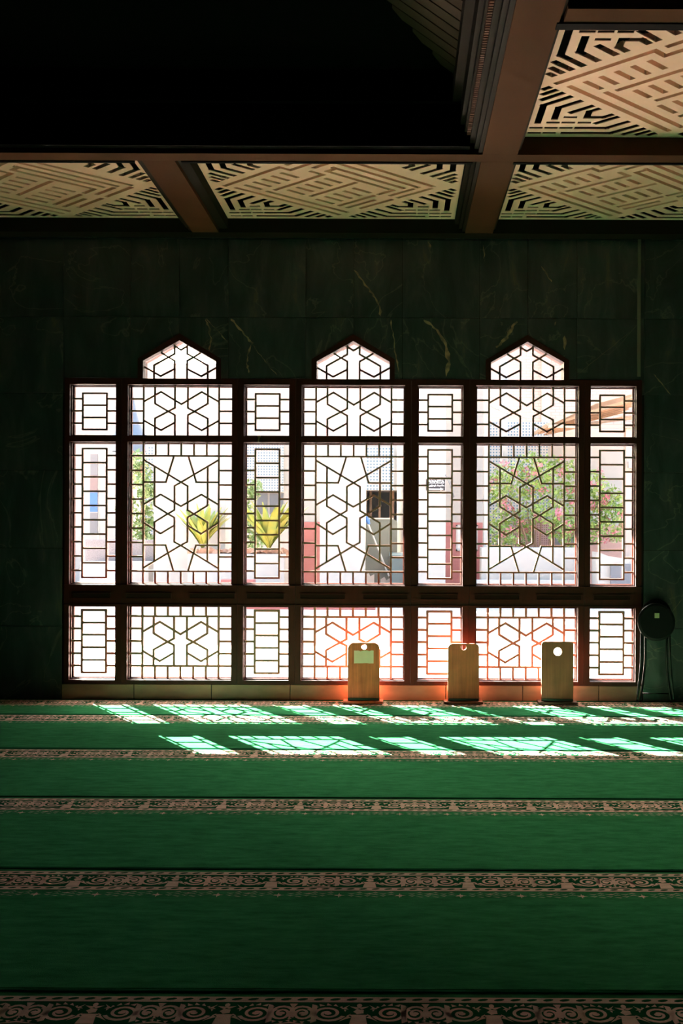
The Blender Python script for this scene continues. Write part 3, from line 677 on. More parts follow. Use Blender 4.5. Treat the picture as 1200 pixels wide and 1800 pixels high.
# ------------------------------------------------------------------ carpets
def carpet_mesh(depth, w0, w1, fringe_phase=0):
    """far edge at y=0, running towards the viewer (negative y)"""
    b = MB(); zc = 0.0; zt = .0012
    b.box(w0, w1, -depth + .008, 0, -.012, zc, 0)
    b.box(w0, w1, -.022, -.012, zc, zc + .004, 1)                 # raised overlocked edge
    def flat(poly, mi, z=zt): 
        ar = sum(poly[i][0] * poly[(i + 1) % len(poly)][1] - poly[(i + 1) % len(poly)][0] * poly[i][1] for i in range(len(poly)))
        if ar < 0: poly = poly[::-1]
        b.face([(p[0], p[1], z) for p in poly], mi)
    def ell(cx, cy, rx, ry, mi, z=zt, n=14, sk=0, irr=0):
        flat([(cx + rx * (1 + irr * (k % 2)) * math.cos(2 * math.pi * k / n) + sk * math.sin(2 * math.pi * k / n), cy + ry * (1 + irr * (k % 2)) * math.sin(2 * math.pi * k / n)) for k in range(n)], mi, z)
    def arc(cx, cy, rx, ry, a0, a1, w, mi, n=12, z=zt, taper=0):
        for k in range(n):
            t0 = math.radians(a0 + (a1 - a0) * k / n); t1 = math.radians(a0 + (a1 - a0) * (k + 1) / n)
            q = []
            for t, kk in ((t0, k), (t1, k + 1)):
                ww = w * (1 - taper * abs(2 * kk / n - 1))
                q.append(((cx + (rx + ww / 2) * math.cos(t), cy + (ry + ww / 2) * math.sin(t)), (cx + (rx - ww / 2) * math.cos(t), cy + (ry - ww / 2) * math.sin(t))))
            flat([q[0][0], q[1][0], q[1][1], q[0][1]], mi, z)
    def spiral(cx, cy, rx, ry, sx_, sy_, a0, turns):
        n = 30; pr = None
        for k in range(n + 1):
            f = k / n; t = math.radians(a0 + 360 * turns * f); g_ = 1 - .80 * f; w = .0125 * (1 - .35 * f)
            c = (cx + sx_ * rx * g_ * math.cos(t), cy + sy_ * ry * g_ * math.sin(t))
            d = Vector((sx_ * math.cos(t), sy_ * math.sin(t)))
            cur = ((c[0] + d.x * w / 2, c[1] + d.y * w / 2), (c[0] - d.x * w / 2, c[1] - d.y * w / 2))
            if pr: flat([pr[0], cur[0], cur[1], pr[1]], 3)
            pr = cur
        ell(cx, cy, .011, .010, 3, .0014, 8)
    y0 = -.055
    # field of the border slightly deeper green
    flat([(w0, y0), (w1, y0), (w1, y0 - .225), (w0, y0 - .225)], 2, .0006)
    for yy in (y0 - .018, y0 - .203):                               # rope bands
        flat([(w0, yy - .018), (w1, yy - .018), (w1, yy + .018), (w0, yy + .018)], 3, .0010)
        x = w0 + .02
        while x < w1 - .02:
            ell(x, yy, .015, .009, 2, .0018, 8, sk=.006); x += .048
    PD = .382; x = w0 + .12
    cy = y0 - .110
    while x < w1 - PD:
        # pillar
        flat([(x - .026, cy - .072), (x + .026, cy - .072), (x + .020, cy - .02), (x + .030, cy - .008), (x - .030, cy - .008), (x - .020, cy - .02)], 3)
        ell(x, cy + .012, .013, .014, 3, n=10, irr=.3); flat([(x - .028, cy + .046), (x - .008, cy + .026), (x, cy + .034), (x + .008, cy + .026), (x + .028, cy + .046), (x, cy + .040)], 3); ell(x, cy + .052, .008, .013, 3, n=8)
        for sgn in (1, -1):
            c1 = x + (.088 if sgn == 1 else PD - .088)
            spiral(c1, cy, .047, .050, sgn, 1, 200, 1.75)
            c2 = x + PD / 2 - sgn * .030
            spiral(c2, cy, .036, .052, -sgn, -1, 150, 1.9)
            # stem joining the two scrolls, and leaves along the outside
            sx_ = x + PD / 2 - sgn * .063
            flat([(sx_ - .009, cy + .060), (sx_ + .006, cy + .052), (sx_ + .010, cy - .050), (sx_ - .006, cy - .062)], 3)
            for k in range(7):
                t = math.radians(20 + k * 23); q = Vector((math.cos(t), math.sin(t)))
                px_, py_ = c1 + q.x * .049, cy + q.y * .052; nn = Vector((-q.y, q.x)) * .008
                flat([(px_ - nn.x, py_ - nn.y), (px_ + nn.x, py_ + nn.y), (px_ + q.x * .012 + .006 * sgn, py_ + q.y * .016)], 3)
            for k in range(4):
                t = math.radians(215 + k * 30); q = Vector((math.cos(t), math.sin(t)))
                px_, py_ = c2 + q.x * .038, cy + q.y * .052; nn = Vector((-q.y, q.x)) * .007
                flat([(px_ - nn.x, py_ - nn.y), (px_ + nn.x, py_ + nn.y), (px_ + q.x * .010, py_ + q.y * .014)], 3)
            lx = x + (.042 if sgn == 1 else PD - .042)
            flat([(lx + sgn * .014, cy - .052), (lx - sgn * .020, cy - .002), (lx - sgn * .008, cy - .014), (lx - sgn * .022, cy - .026), (lx - sgn * .006, cy - .036)], 3)
            flat([(lx + sgn * .010, cy + .030), (lx - sgn * .014, cy + .056), (lx - sgn * .004, cy + .036), (lx - sgn * .012, cy + .026)], 3)
        b_ = x + PD / 2
        flat([(b_ - .06, cy - .074), (b_, cy - .054), (b_ + .06, cy - .074), (b_, cy - .064)], 3); flat([(b_ - .012, cy + .064), (b_ + .012, cy + .064), (b_, cy + .03)], 3)
        x += PD
    # scalloped fringe
    yf = y0 - .250; x = w0 + .1; PF = .2285
    rr = random.Random(3)
    while x < w1 - PF:
        ell(x, yf - .026, .024, .011, 3, n=10, irr=-.55); ell(x, yf - .026, .008, .026, 3, n=8, irr=-.5)
        for k in range(6):
            xa = x + .03 + k * .030; up = .018 if k % 2 else -.004
            for dy, mi in ((0, 4), (-.022, 4)):
                flat([(xa, yf + dy), (xa + .017, yf + up + dy), (xa + .030, yf + dy), (xa + .017, yf + up + dy - .012)], mi)
            if k in (1, 3): flat([(xa, yf - .036), (xa + .022, yf - .046), (xa + .030, yf - .040), (xa + .012, yf - .034)], 4)
        ell(x + PF / 2, yf - .006, .014, .007, 3, n=8, irr=-.4)
        x += PF
    return b
seams = [8.852, 8.16, 6.92, 5.69, 4.505, 3.328, 2.15, .97]
CL = ['green patterned carpet strip against the window wall under the wooden boards', 'green patterned carpet strip catching the two rows of sunlight',
      'green carpet strip just in front of the sunlit one, sun touching its far border', 'broad green patterned carpet strip in the middle of the floor, brightest unlit one', 'dim green patterned carpet strip with a tan scroll border across the lower picture',
      'nearly black green patterned carpet strip at the bottom edge', 'green patterned carpet strip under the viewer']
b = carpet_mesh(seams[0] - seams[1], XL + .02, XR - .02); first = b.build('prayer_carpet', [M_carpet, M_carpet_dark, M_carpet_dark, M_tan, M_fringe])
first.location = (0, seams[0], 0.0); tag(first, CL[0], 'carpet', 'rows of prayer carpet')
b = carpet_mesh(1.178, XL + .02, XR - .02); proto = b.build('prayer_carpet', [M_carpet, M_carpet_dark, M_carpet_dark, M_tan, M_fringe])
for i in range(1, 7):
    o = proto if i == 1 else proto.copy()
    if i > 1: COL.objects.link(o)
    d = seams[i] - (seams[i + 1] if i < 7 else seams[i] - 1.18)
    o.location = (0, seams[i], 0); o.scale = (1, d / 1.178, 1)
    tag(o, CL[i], 'carpet', 'rows of prayer carpet')

# ------------------------------------------------------------------ prayer boards
def rounded(x0, x1, z0, z1, r, n=8):
    pts = [(x0, z0), (x1, z0)]
    for k in range(n + 1):
        t = math.pi / 2 * k / n; pts.append((x1 - r + r * math.cos(t), z1 - r + r * math.sin(t)))
    for k in range(n + 1):
        t = math.pi / 2 * k / n; pts.append((x0 + r - r * math.sin(t), z1 - r + r * math.cos(t)))
    return pts
def holed(b, outline, hx, hz, r, y0, y1):
    """outline minus round hole, front, back, rim and bore"""
    bm = bmesh.new(); n = 28
    ov = [bm.verts.new((x, y0, z)) for x, z in outline]
    oe = [bm.edges.new((ov[i], ov[(i + 1) % len(ov)])) for i in range(len(ov))]
    iv = [bm.verts.new((hx + r * math.cos(2 * math.pi * k / n), y0, hz + r * math.sin(2 * math.pi * k / n))) for k in range(n)]
    ie = [bm.edges.new((iv[i], iv[(i + 1) % n])) for i in range(n)]
    res = bmesh.ops.triangle_fill(bm, use_beauty=True, use_dissolve=False, edges=oe + ie, normal=(0, -1, 0))
    fs = [f for f in bm.faces]
    # drop triangles filling the hole
    for f in list(fs):
        c = f.calc_center_median()
        if math.hypot(c.x - hx, c.z - hz) < r * .9 and all(v in iv for v in f.verts): bm.faces.remove(f)
    ext = bmesh.ops.extrude_face_region(bm, geom=bm.faces[:])
    bmesh.ops.translate(bm, vec=(0, y1 - y0, 0), verts=[v for v in ext['geom'] if isinstance(v, bmesh.types.BMVert)])
    bmesh.ops.recalc_face_normals(bm, faces=bm.faces[:])
    b.bm(bm)
BY = 8.715
def board(px0, px1, pyt, hole, hr, base, m, foot_m, rad, label, cls='prayer_board'):
    x0 = P(px0, 1180, BY)[0]; x1 = P(px1, 1180, BY)[0]; cx = (x0 + x1) / 2; zt = P((px0 + px1) / 2, pyt, BY)[1]
    root = empty('prayer_board', (cx, BY, 0), label, 'prayer board', 'wooden prayer boards')
    hx, hz_ = P(*hole, BY)
    b = MB(); holed(b, rounded(x0, x1, .022, zt, rad), hx, hz_, hr * BY / F, BY, BY + .019)
    o = b.build('panel', m, root); bv = o.modifiers.new('bevel', 'BEVEL'); bv.width = .0025; bv.segments = 2; bv.limit_method = 'ANGLE'
    b = MB(); bx0 = P(base[0], 1235, BY)[0]; bx1 = P(base[1], 1235, BY)[0]
    b.box(bx0, bx1, BY - .055, BY + .085, .003, .0215, bev=.003); b.build('foot', foot_m, root)
    b = MB(); b.box(x0 + .004, x1 - .004, BY - .010, BY - .0005, .0222, .040, bev=.002); b.build('shade_strip', M_black_p, root)  # dark strip stands in for the shadow at the board's bottom
    return root
r1 = board(611, 667, 1130, (639.5, 1137), 4.8, (603, 673), M_bd1, M_bd1, .05, 'reddish wooden prayer board with a pale green paper taped below its hole')
b = MB(); rr = random.Random(4); x0, z0 = P(622, 1166, BY); x1, z1 = P(656.5, 1143.5, BY)
tp = [(x0 + (x1 - x0) * k / 9, z1 - (.006 if k in (3, 7) else 0) + rr.uniform(-.001, .001)) for k in range(10)]
bt = [(x1 - (x1 - x0) * k / 9, z0 + (.003 if k in (3, 4) else 0) + rr.uniform(-.001, .001)) for k in range(10)]
b.prism(tp + bt, BY - .0016, BY - .0002); o = b.build('paper', M_paper, r1); o['label'] = 'torn pale green paper'
board(787, 842, 1131.5, (814.5, 1138), 4.8, (779.5, 848), M_bd2, M_bd3, .038, 'yellowish wooden prayer board with a small hole, in the middle of the three')
board(951.5, 1007.5, 1128, (980, 1145.5), 7.2, (945, 1013), M_bd3, M_foot, .022, 'dark brown wooden prayer board with a large hole, rightmost of the three')

# ------------------------------------------------------------------ folded stool
SY = 8.70
sx, sz = P(1153, 1093.5, SY)
root = empty('folding_chair', (sx, SY, 0), 'black round-seated folding chair leaning folded against the marble beside the windows', 'folding chair')
def disc(cx, cy, cz, r, th, tilt, n=40):
    b = MB(); vs = []; prof = [(0, -th / 2), (r * .86, -th / 2), (r * .97, -th * .32), (r, 0), (r * .97, th * .32), (r * .86, th / 2), (0, th / 2)]
    fs = []
    for k in range(n):
        t = 2 * math.pi * k / n
        for (rad_, d) in prof[1:-1]:
            x = rad_ * math.cos(t); z = rad_ * math.sin(t)
            vs.append((cx + x, cy + d + z * math.sin(tilt), cz + z * math.cos(tilt)))
    m_ = len(prof) - 2
    for k in range(n):
        for j in range(m_ - 1): fs.append((k * m_ + j, ((k + 1) % n) * m_ + j, ((k + 1) % n) * m_ + j + 1, k * m_ + j + 1))
    fs.append(tuple(k * m_ for k in range(n))[::-1]); fs.append(tuple(k * m_ + m_ - 1 for k in range(n)))
    b.raw(vs, fs); return b
disc(sx, SY, sz, .149, .035, .10).build('seat', M_vinyl, root, smooth=False)
bx, bz = P(1153, 1079, SY + .07); disc(bx, SY + .07, bz, .118 * 1.02, .03, .10).build('backrest', M_vinyl, root)
b = MB(); a, c = P(1153, 1081.5, SY); th = .10
b.box(a - .018, a + .018, SY - .026, SY - .021, c - .02, c + .018); o = b.build('sticker', M_sticker, root); o['label'] = 'small cream price sticker'
def leg(pts, dy=0):
    b = MB(); q = []
    for (px, py, yy) in pts: x, z = P(px, py, SY + yy); q.append((x, SY + yy, max(z, .013)))
    r_ = []
    for i in range(len(q) - 1):
        for k in range(6):
            t = k / 6; p0 = Vector(q[max(i - 1, 0)]); p1 = Vector(q[i]); p2 = Vector(q[i + 1]); p3 = Vector(q[min(i + 2, len(q) - 1)])
            r_.append((.5 * ((2 * p1) + (p2 - p0) * t + (2 * p0 - 5 * p1 + 4 * p2 - p3) * t * t + (3 * p1 - p0 - 3 * p2 + p3) * t ** 3))[:])
    r_.append(q[-1]); b.tube(r_, .0095, 10)
    return b.build('leg', M_chrome, root, smooth=True)
legs = [leg([(1127, 1110, .0), (1126.5, 1150, .0), (1125, 1180, .0), (1119.5, 1233, -.01)]), leg([(1134, 1115, .04), (1134, 1150, .04), (1132, 1180, .04), (1125, 1235, .02)]),
        leg([(1172, 1115, .04), (1171, 1150, .04), (1173, 1185, .04), (1179, 1235, .02)]), leg([(1176, 1110, 0), (1177, 1150, 0), (1179, 1185, 0), (1184, 1233, -.01)])]
b = MB(); a, c = P(1128, 1219, SY + .03); a2, c2 = P(1177, 1219, SY + .03); b.tube([(a, SY + .03, c), (a2, SY + .03, c)], .006, 8); b.build('stretcher', M_chrome, root, smooth=True)

# ------------------------------------------------------------------ outside: ground and porch roof
GZ = -.15
b = MB(); b.face([(-45, WY + TH, GZ), (45, WY + TH, GZ), (45, 90, GZ), (-45, 90, GZ)])
tag(b.build('ground', M_pave), 'courtyard ground of pink pavers and grey speckled gravel bands', 'ground', kind='structure')
b = MB(); b.box(-9, 9, WY + TH + .001, WY + 3.887, 3.60, 3.78)
tag(b.build('porch_roof', M_white2), 'flat porch roof over the outside of the windows', 'roof', kind='structure')

# ------------------------------------------------------------------ outside: buildings
def X_(px, y): return (px - 703) * y / F
def Z_(py, y): return EYE - (py - 925) * y / F
def obox(name, mats, px0, px1, py0, py1, y, dep, label, cat, kind=None, ground=True, group=None):
    b = MB(); b.box(X_(px0, y), X_(px1, y), y, y + dep, (GZ if py1 is None else Z_(py1, y)), Z_(py0, y), bev=.01)
    return tag(b.build(name, mats), label, cat, group, kind)
YA = 22.0
# white piers
obox('white_pillar', M_white, 270, 396, 640, None, 23.5, .9, 'broad white pillar behind the left pointed window', 'pillar')
obox('white_pillar', M_white, 562, 641, 630, None, YA, .6, 'white square pillar behind the middle pointed window', 'pillar')
rt = empty('white_pillar', (X_(758, YA), YA, GZ), 'white square pillar that carries the women direction sign', 'pillar')
b = MB(); b.box(X_(727, YA), X_(783, YA), YA, YA + .7, GZ, Z_(630, YA), bev=.01); b.build('shaft', M_white, rt)
# far-left white building
rt = empty('white_building', (X_(120, 30), 30, GZ), 'white rendered building far behind the left windows', 'building')
b = MB(); b.box(X_(-150, 30), X_(222, 30), 30, 34, GZ, 9.0); b.build('wall', M_white2, rt)
b = MB(); b.box(X_(-150, 30), X_(222, 30), 29.8, 34.2, 9.0, 9.2); b.build('parapet', M_white, rt)
rt = empty('banner', (X_(166, 28), 28, GZ), 'tall narrow hanging banner in grey, rose and blue behind the far left window', 'banner')
b = MB(); b.box(X_(158, 28), X_(171, 28), 28, 28.03, Z_(838, 28), Z_(800, 28), 0); b.build('cloth', M_greyb, rt)
b = MB(); b.box(X_(158, 28), X_(171, 28), 28, 28.03, Z_(940, 28), Z_(903, 28), 0); b.build('cloth', M_greyb, rt)
b = MB(); b.box(X_(158, 28), X_(171, 28), 27.99, 28.02, Z_(866, 28), Z_(838, 28)); b.build('cloth', M_rose, rt)
b = MB(); b.box(X_(158, 28), X_(171, 28), 27.98, 28.03, Z_(902, 28), Z_(866, 28)); o = b.build('cloth', M_blue, rt); o['label'] = 'blue lower section'
b = MB(); b.tube([(X_(173, 28), 28.05, GZ), (X_(173, 28), 28.05, Z_(796, 28))], .03, 8); b.build('pole', M_white, rt)
obox('low_wall', M_granite, 150, 290, 951, None, 25, .5, 'low speckled grey stone wall behind the far left window', 'wall')
b = MB(); b.box(X_(140, 24), X_(262, 24), 24, 24.8, GZ, Z_(990, 24), bev=.02); tag(b.build('white_kerb', M_white), 'pale kerb in front of the speckled stone wall at left', 'kerb')
# slate blue pointed canopy
rt = empty('pointed_canopy', (X_(213, 27), 27.8, GZ), 'slate blue pointed canopy roof rising behind the left mullion', 'canopy')
b = MB(); yc = 27.0; cxx = X_(213, yc); prof = [(1, 2), (3, 660), (7, 700), (13, 735), (24, 760), (30, 790)]
prev = None; nn = 20; vs = []; fs = []
rings = [(2, 655), (7, 690), (12, 715), (18, 738), (26, 757), (31, 762), (31, 792)]
for (r_, py) in rings:
    for k in range(nn): t = 2 * math.pi * k / nn; vs.append((cxx + X_(703 + r_, yc) * math.cos(t), yc + .8 + X_(703 + r_, yc) * math.sin(t), Z_(py, yc)))
for i in range(len(rings) - 1):
    for k in range(nn): fs.append((i * nn + k, (i + 1) * nn + k, (i + 1) * nn + (k + 1) % nn, i * nn + (k + 1) % nn))
b.raw(vs, fs); b.build('roof', M_roofblue, rt, smooth=True)
b = MB(); b.tube([(cxx, yc + .8, GZ), (cxx, yc + .8, Z_(790, yc))], .12, 10); b.build('post', M_white, rt)

# pierced block screens
def screen(px0, px1, py0, py1, y, m, label):
    return obox('pierced_screen', m, px0, px1, py0, py1, y, .15, label, 'screen wall', group='pierced block screens')
# (each with a dark-windowed building behind it)
rt = empty('school_block', (X_(450, 31), 31, GZ), 'white block with shaded windows behind the croton plants', 'building')
b = MB(); b.box(X_(392, 31), X_(512, 31), 31, 34, GZ, 9.5); b.build('wall', M_white2, rt)
for (a, c) in ((452, 470), (474, 498)):
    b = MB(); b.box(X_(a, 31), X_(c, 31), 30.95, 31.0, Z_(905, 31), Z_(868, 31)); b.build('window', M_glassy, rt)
screen(395, 497, 782, 866, 30.849, M_dots, 'pale pierced block screen behind the third window bay, above the dark windows')
screen(246, 272, 787, None, 29, M_dots, 'small pale pierced block screen left of the broad white pillar')
# shaded entrance with things by it (seen right of the middle)
rt = empty('entrance_block', (X_(672, 27), 27, GZ), 'white block with a shaded doorway behind the grey cabinet', 'building')
b = MB(); b.box(X_(600, 27), X_(735, 27), 27, 30, Z_(862, 27), 8.0); b.box(X_(600, 27), X_(643, 27), 27, 30, GZ, Z_(862, 27)); b.box(X_(700, 27), X_(735, 27), 27, 30, GZ, Z_(862, 27)); b.build('wall', M_white2, rt)
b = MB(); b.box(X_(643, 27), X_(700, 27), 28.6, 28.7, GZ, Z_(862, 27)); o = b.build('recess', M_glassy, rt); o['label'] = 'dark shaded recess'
b = MB(); 
for (a, c) in ((648, 652), (664, 668), (684, 692)): b.box(X_(a, 27), X_(c, 27), 27.6, 27.7, GZ, Z_(862, 27))
b.build('post', M_bark, rt)
screen(640, 692, 787, 862, 26.849, M_dots, 'pale pierced block screen behind the middle window, above the grey cabinet')
b = MB(); y = 24; r_ = X_(703 + 7, y); b.tube([(X_(704, y), y, GZ), (X_(704, y), y, Z_(630, y))], r_, 20)
tag(b.build('round_column', M_white, smooth=True), 'white round column at the right edge of the middle window', 'column')
# left red dado wall beside pillar
def dado(px0, px1, y, label, vents=()):
    rt = empty('dado_wall', (X_((px0 + px1) / 2, y), y, GZ), label, 'wall')
    b = MB(); b.box(X_(px0, y), X_(px1, y), y, y + .4, GZ, Z_(630, y)); b.build('upper_wall', M_white2, rt)
    b = MB(); b.box(X_(px0, y) - .01, X_(px1, y) + .01, y - .02, y + .42, GZ, Z_(918, y)); o = b.build('dado', M_red, rt); o['label'] = 'coral red painted dado'
    for (a, c) in vents:
        b = MB(); w = .03
        za, zb_ = Z_(968, y), Z_(922, y); xa, xb = X_(a, y), X_(c, y)
        for q in ((xa, xb, zb_ - w, zb_), (xa, xb, za, za + w), (xa, xa + w, za, zb_), (xb - w, xb, za, zb_)): b.box(q[0], q[1], y - .05, y - .0195, q[2], q[3])
        f = b.build('window_frame', M_white, rt)
        b = MB(); b.box(xa + w, xb - w, y - .03, y - .021, za + w, zb_ - w); b.build('window_pane', M_concrete, f)
dado(528, 563, 24.2, 'white wall with coral dado left of the middle pillar')
dado(782, 850, 23.2, 'white wall with coral dado and a small white window, right of the sign', ((801, 839),))
obox('white_pillar', M_white, 850, 858, 630, None, 22.6, .3, 'slender white pillar at the left edge of the blossom', 'pillar')

# the direction sign
ys = YA - .05
rt = empty('direction_sign', (X_(765.5, ys), ys, Z_(852, ys)), 'charcoal sign reading WANITA with an arrow, on the white pillar', 'sign')
xa, xb, za, zb_ = X_(748.5, ys), X_(781.5, ys), Z_(862, ys), Z_(842, ys)
b = MB(); b.box(xa, xb, ys, ys + .03, za, zb_, bev=.004); b.build('plate', M_sign, rt)
def text(s, x, z, size, name, squash=1, sx_=1):
    cu = bpy.data.curves.new(name, 'FONT'); cu.body = s; cu.size = size; cu.align_x = 'CENTER'; cu.extrude = .002; cu.offset = .0022
    o = bpy.data.objects.new('t', cu); COL.objects.link(o); dg = bpy.context.evaluated_depsgraph_get(); dg.update()
    me = bpy.data.meshes.new_from_object(o.evaluated_get(dg)); bpy.data.objects.remove(o)
    for v in me.vertices:
        v.co = Vector((v.co.x * sx_ + x - rt.location.x, ys - .004 - v.co.z - rt.location.y, v.co.y * squash + z - rt.location.z))
    me.materials.clear(); me.materials.append(M_sign_r)
    q = bpy.data.objects.new(name, me); COL.objects.link(q); q.parent = rt; return q
text('WANITA', (xa + xb) / 2, Z_(848.3, ys), .078, 'lettering', 1, 1.08)
text('Ladies/', xa + .115, Z_(855.2, ys), .056, 'lettering', 1, .95)
b = MB(); jx0 = xa + .2; jz = Z_(854.3, ys)      # joined script beside it
for k in range(5):
    w = .032; q = [(jx0 + k * w + w * t / 6, ys - .004, jz + .014 * math.sin(math.pi * t / 6) * (1 if k % 2 else .7)) for t in range(7)]
    b.tube(q, .0036, 5)
b.tube([(jx0 + .05, ys - .004, jz - .002), (jx0 + .06, ys - .004, jz - .014)], .0036, 5); b.tube([(jx0 + .125, ys - .004, jz), (jx0 + .12, ys - .004, jz + .04)], .0036, 5)
for dx, dz in ((.02, .026), (.03, .026), (.085, -.014), (.1, .03)): b.box(jx0 + dx, jx0 + dx + .006, ys - .006, ys - .001, jz + dz, jz + dz + .006)
b.build('script_lettering', M_sign_r, rt)
b = MB(); b.box(xa + .02, xb - .02, ys - .004, ys - .0002, Z_(849.6, ys), Z_(849.2, ys)); b.build('rule_line', M_sign_r, rt)
b = MB(); zz = Z_(859.4, ys); b.box(xa + .03, xb - .09, ys - .004, ys - .0002, zz - .008, zz + .008); b.prism([(xb - .09, zz - .026), (xb - .025, zz), (xb - .09, zz + .026)], ys - .004, ys - .0002); b.build('arrow', M_sign_r, rt)
b = MB(); b.tube([(X_(782, 21.9), 21.9, Z_(834, 21.9)), (X_(791, 22), 22.0, Z_(852, 22)), (X_(800, 22.4), 23.1, Z_(872, 22.6))], .012, 6)
tag(b.build('slanting_rod', M_cable, smooth=True), 'thin dark slanting rod right of the direction sign', 'rod')

# cabinet, broom, bin
y = 23.0; rt = empty('metal_cabinet', (X_(668, y), y, GZ), 'olive grey metal cabinet with a rounded corner behind the middle window', 'cabinet')
b = MB(); x0, x1, zt = X_(641, y), X_(698, y), Z_(913, y); r_ = .09
pts = [(x0, GZ), (x1, GZ)] + [(x1 - r_ + r_ * math.cos(math.pi / 2 * k / 8), zt - r_ + r_ * math.sin(math.pi / 2 * k / 8)) for k in range(9)] + [(x0, zt)]
b.prism(pts, y, y + .5); b.build('body', M_green_metal, rt)
b = MB(); b.box(x0 + .02, x1 - .18, y - .015, y - .0005, GZ + .08, zt - .03, bev=.004); b.build('door', M_green_metal, rt)
b = MB(); b.box(x0 - .02, x1 - .08, y - .02, y + .52, zt + .001, zt + .03); o = b.build('top_board', M_white, rt); o['label'] = 'white top board'
b = MB(); pp = [(x0, GZ + .02), (x0 + .2, GZ + .02), (x0 + .2, GZ + .27), (x0 + .12, GZ + .22), (x0 + .08, GZ + .29), (x0, GZ + .24)]
b.prism([(p[0], p[1] + .28) for p in pp], y - .035, y - .017); b.prism([(p[0] + .33, p[1] + .2) for p in pp], y - .033, y - .017); o = b.build('torn_paper', M_white, rt)
yb = 22.7; rt = empty('broom', (X_(684, yb), yb, GZ), 'white-handled broom with a blue head leaning on the grey cabinet', 'broom')
b = MB(); b.tube([(X_(646, yb), yb + .1, Z_(920, yb)), (X_(684, yb), yb - .15, Z_(1012, yb))], .018, 8); b.build('handle', M_white, rt)
b = MB(); b.tube([(X_(643, yb), yb + .12, Z_(908, yb)), (X_(645, yb), yb + .11, Z_(914, yb)), (X_(648, yb), yb + .1, Z_(922, yb))], [.02, .05, .03], 8); b.build('head', M_blue, rt)
yb = 22.4; rt = empty('waste_bin', (X_(697, yb), yb, GZ), 'teal grey wheeled bin at the right of the grey cabinet', 'bin')
b = MB(); xa, xb = X_(686, yb), X_(711, yb); zt = Z_(978, yb)
vs = [(xa + .04, yb, GZ + .05), (xb - .04, yb, GZ + .05), (xb - .04, yb + .4, GZ + .05), (xa + .04, yb + .4, GZ + .05), (xa - .0, yb - .03, zt), (xb, yb - .03, zt), (xb, yb + .43, zt), (xa, yb + .43, zt)]
b.raw(vs, [(0, 3, 2, 1), (4, 5, 6, 7), (0, 1, 5, 4), (1, 2, 6, 5), (2, 3, 7, 6), (3, 0, 4, 7)]); b.build('body', M_bin, rt, bevel=.02)
b = MB(); b.prism([(yb - .05, zt + .001), (yb + .45, zt + .001), (yb + .45, zt + .07), (yb + .1, zt + .06), (yb - .05, zt + .02)], xa - .02, xb + .02, plane='yz'); b.build('lid', M_bin, rt)
for xx in (xa + .07, xb - .07):
    b = MB(); b.tube([(xx - .02, yb + .4, GZ + .06), (xx + .02, yb + .4, GZ + .06)], .06, 14); b.build('wheel', M_black_p, rt)

# right part: screen, brick house, awning, low wall, blossom
screen(856, 962, 741, None, 25.5, M_dots2, 'white pierced block screen with blue holes behind the blossom')
rt = empty('brick_house', (X_(960, 32), 32, GZ), 'pale rose brick house rising behind the right windows', 'building')
b = MB(); b.box(X_(846, 32), X_(1240, 32), 32, 37, GZ, 11); b.build('wall', M_brick, rt)
b = MB(); b.box(X_(950, 32), X_(963, 32), 31.8, 31.99, Z_(760, 32), 8.4); b.build('corner_strip', M_white, rt)
b = MB(); b.box(X_(846, 32), X_(1240, 32), 31.7, 31.99, 4.0, 4.12); b.build('string_course', M_beigecol, rt)
y = 24.8; b = MB(); b.tube([(X_(885, y), y, GZ), (X_(885, y), y, Z_(575, y))], X_(710, y), 18)
tag(b.build('round_column', M_white, smooth=True), 'tall white round column rising left of centre behind the blossom window', 'column')
# white fascia and wall under awning
obox('garden_wall', M_white2, 962, 1130, 752, None, 25.6, .2, 'tall white rendered wall under the timber awning', 'wall')
obox('pink_wall', M_pinkwall, 1014, 1100, 922, None, 24.9, .2, 'low pink wall seen behind the leaves at the right', 'wall')
obox('pierced_rose_panel', M_dots3, 902, 975, 912, None, 25.2, .12, 'rose pierced panel behind the blossom trunk', 'screen wall')
y = 23.0; rt = empty('awning', (X_(1030, y), y, Z_(750, y)), 'sloping timber awning with pale brown rafters at upper right', 'awning')
b = MB(); ya_, yb2 = 22.6, 25.0
b.prism([(X_(957, 23), Z_(751, 23)), (X_(1040, 23), Z_(712, 23)), (X_(1130, 23), Z_(688, 23)), (X_(1130, 23), Z_(684, 23)), (X_(1038, 23), Z_(705, 23)), (X_(954, 23), Z_(747, 23))], ya_, yb2); b.build('roof_sheet', M_awn2, rt)
b = MB()
for k in range(6):
    yy = 22.7 + k * .38
    b.prism([(X_(962, 23), Z_(751, 23)), (X_(1125, 23), Z_(700 + 2 * k, 23)), (X_(1125, 23), Z_(694 + 2 * k, 23)), (X_(962, 23), Z_(747, 23))], yy, yy + .09)
    b.prism([(X_(975, 23), Z_(752, 23)), (X_(1125, 23), Z_(735 - 3 * k, 23)), (X_(1125, 23), Z_(730 - 3 * k, 23)), (X_(975, 23), Z_(749, 23))], yy + .12, yy + .2)
b.build('rafters', M_awn, rt)
b = MB(); b.box(X_(958, 23), X_(1120, 23), 22.55, 22.65, Z_(754, 23), Z_(748.5, 23)); b.build('tie_beam', M_awn2, rt)
rt = empty('beige_column', (X_(1108, 22.8), 22.62, GZ), 'beige column under the awning at the right edge of the windows', 'column')
b = MB(); b.box(X_(1096, 22.8), X_(1122, 22.8), 22.62, 22.85, GZ, Z_(752, 22.8), bev=.01); b.build('shaft', M_beigecol, rt)
b = MB(); b.box(X_(1101, 22.7), X_(1112, 22.7), 22.50, 22.61, Z_(822, 22.7), Z_(810, 22.7), bev=.01); o = b.build('lamp_box', M_white, rt); o['label'] = 'small white lamp box'
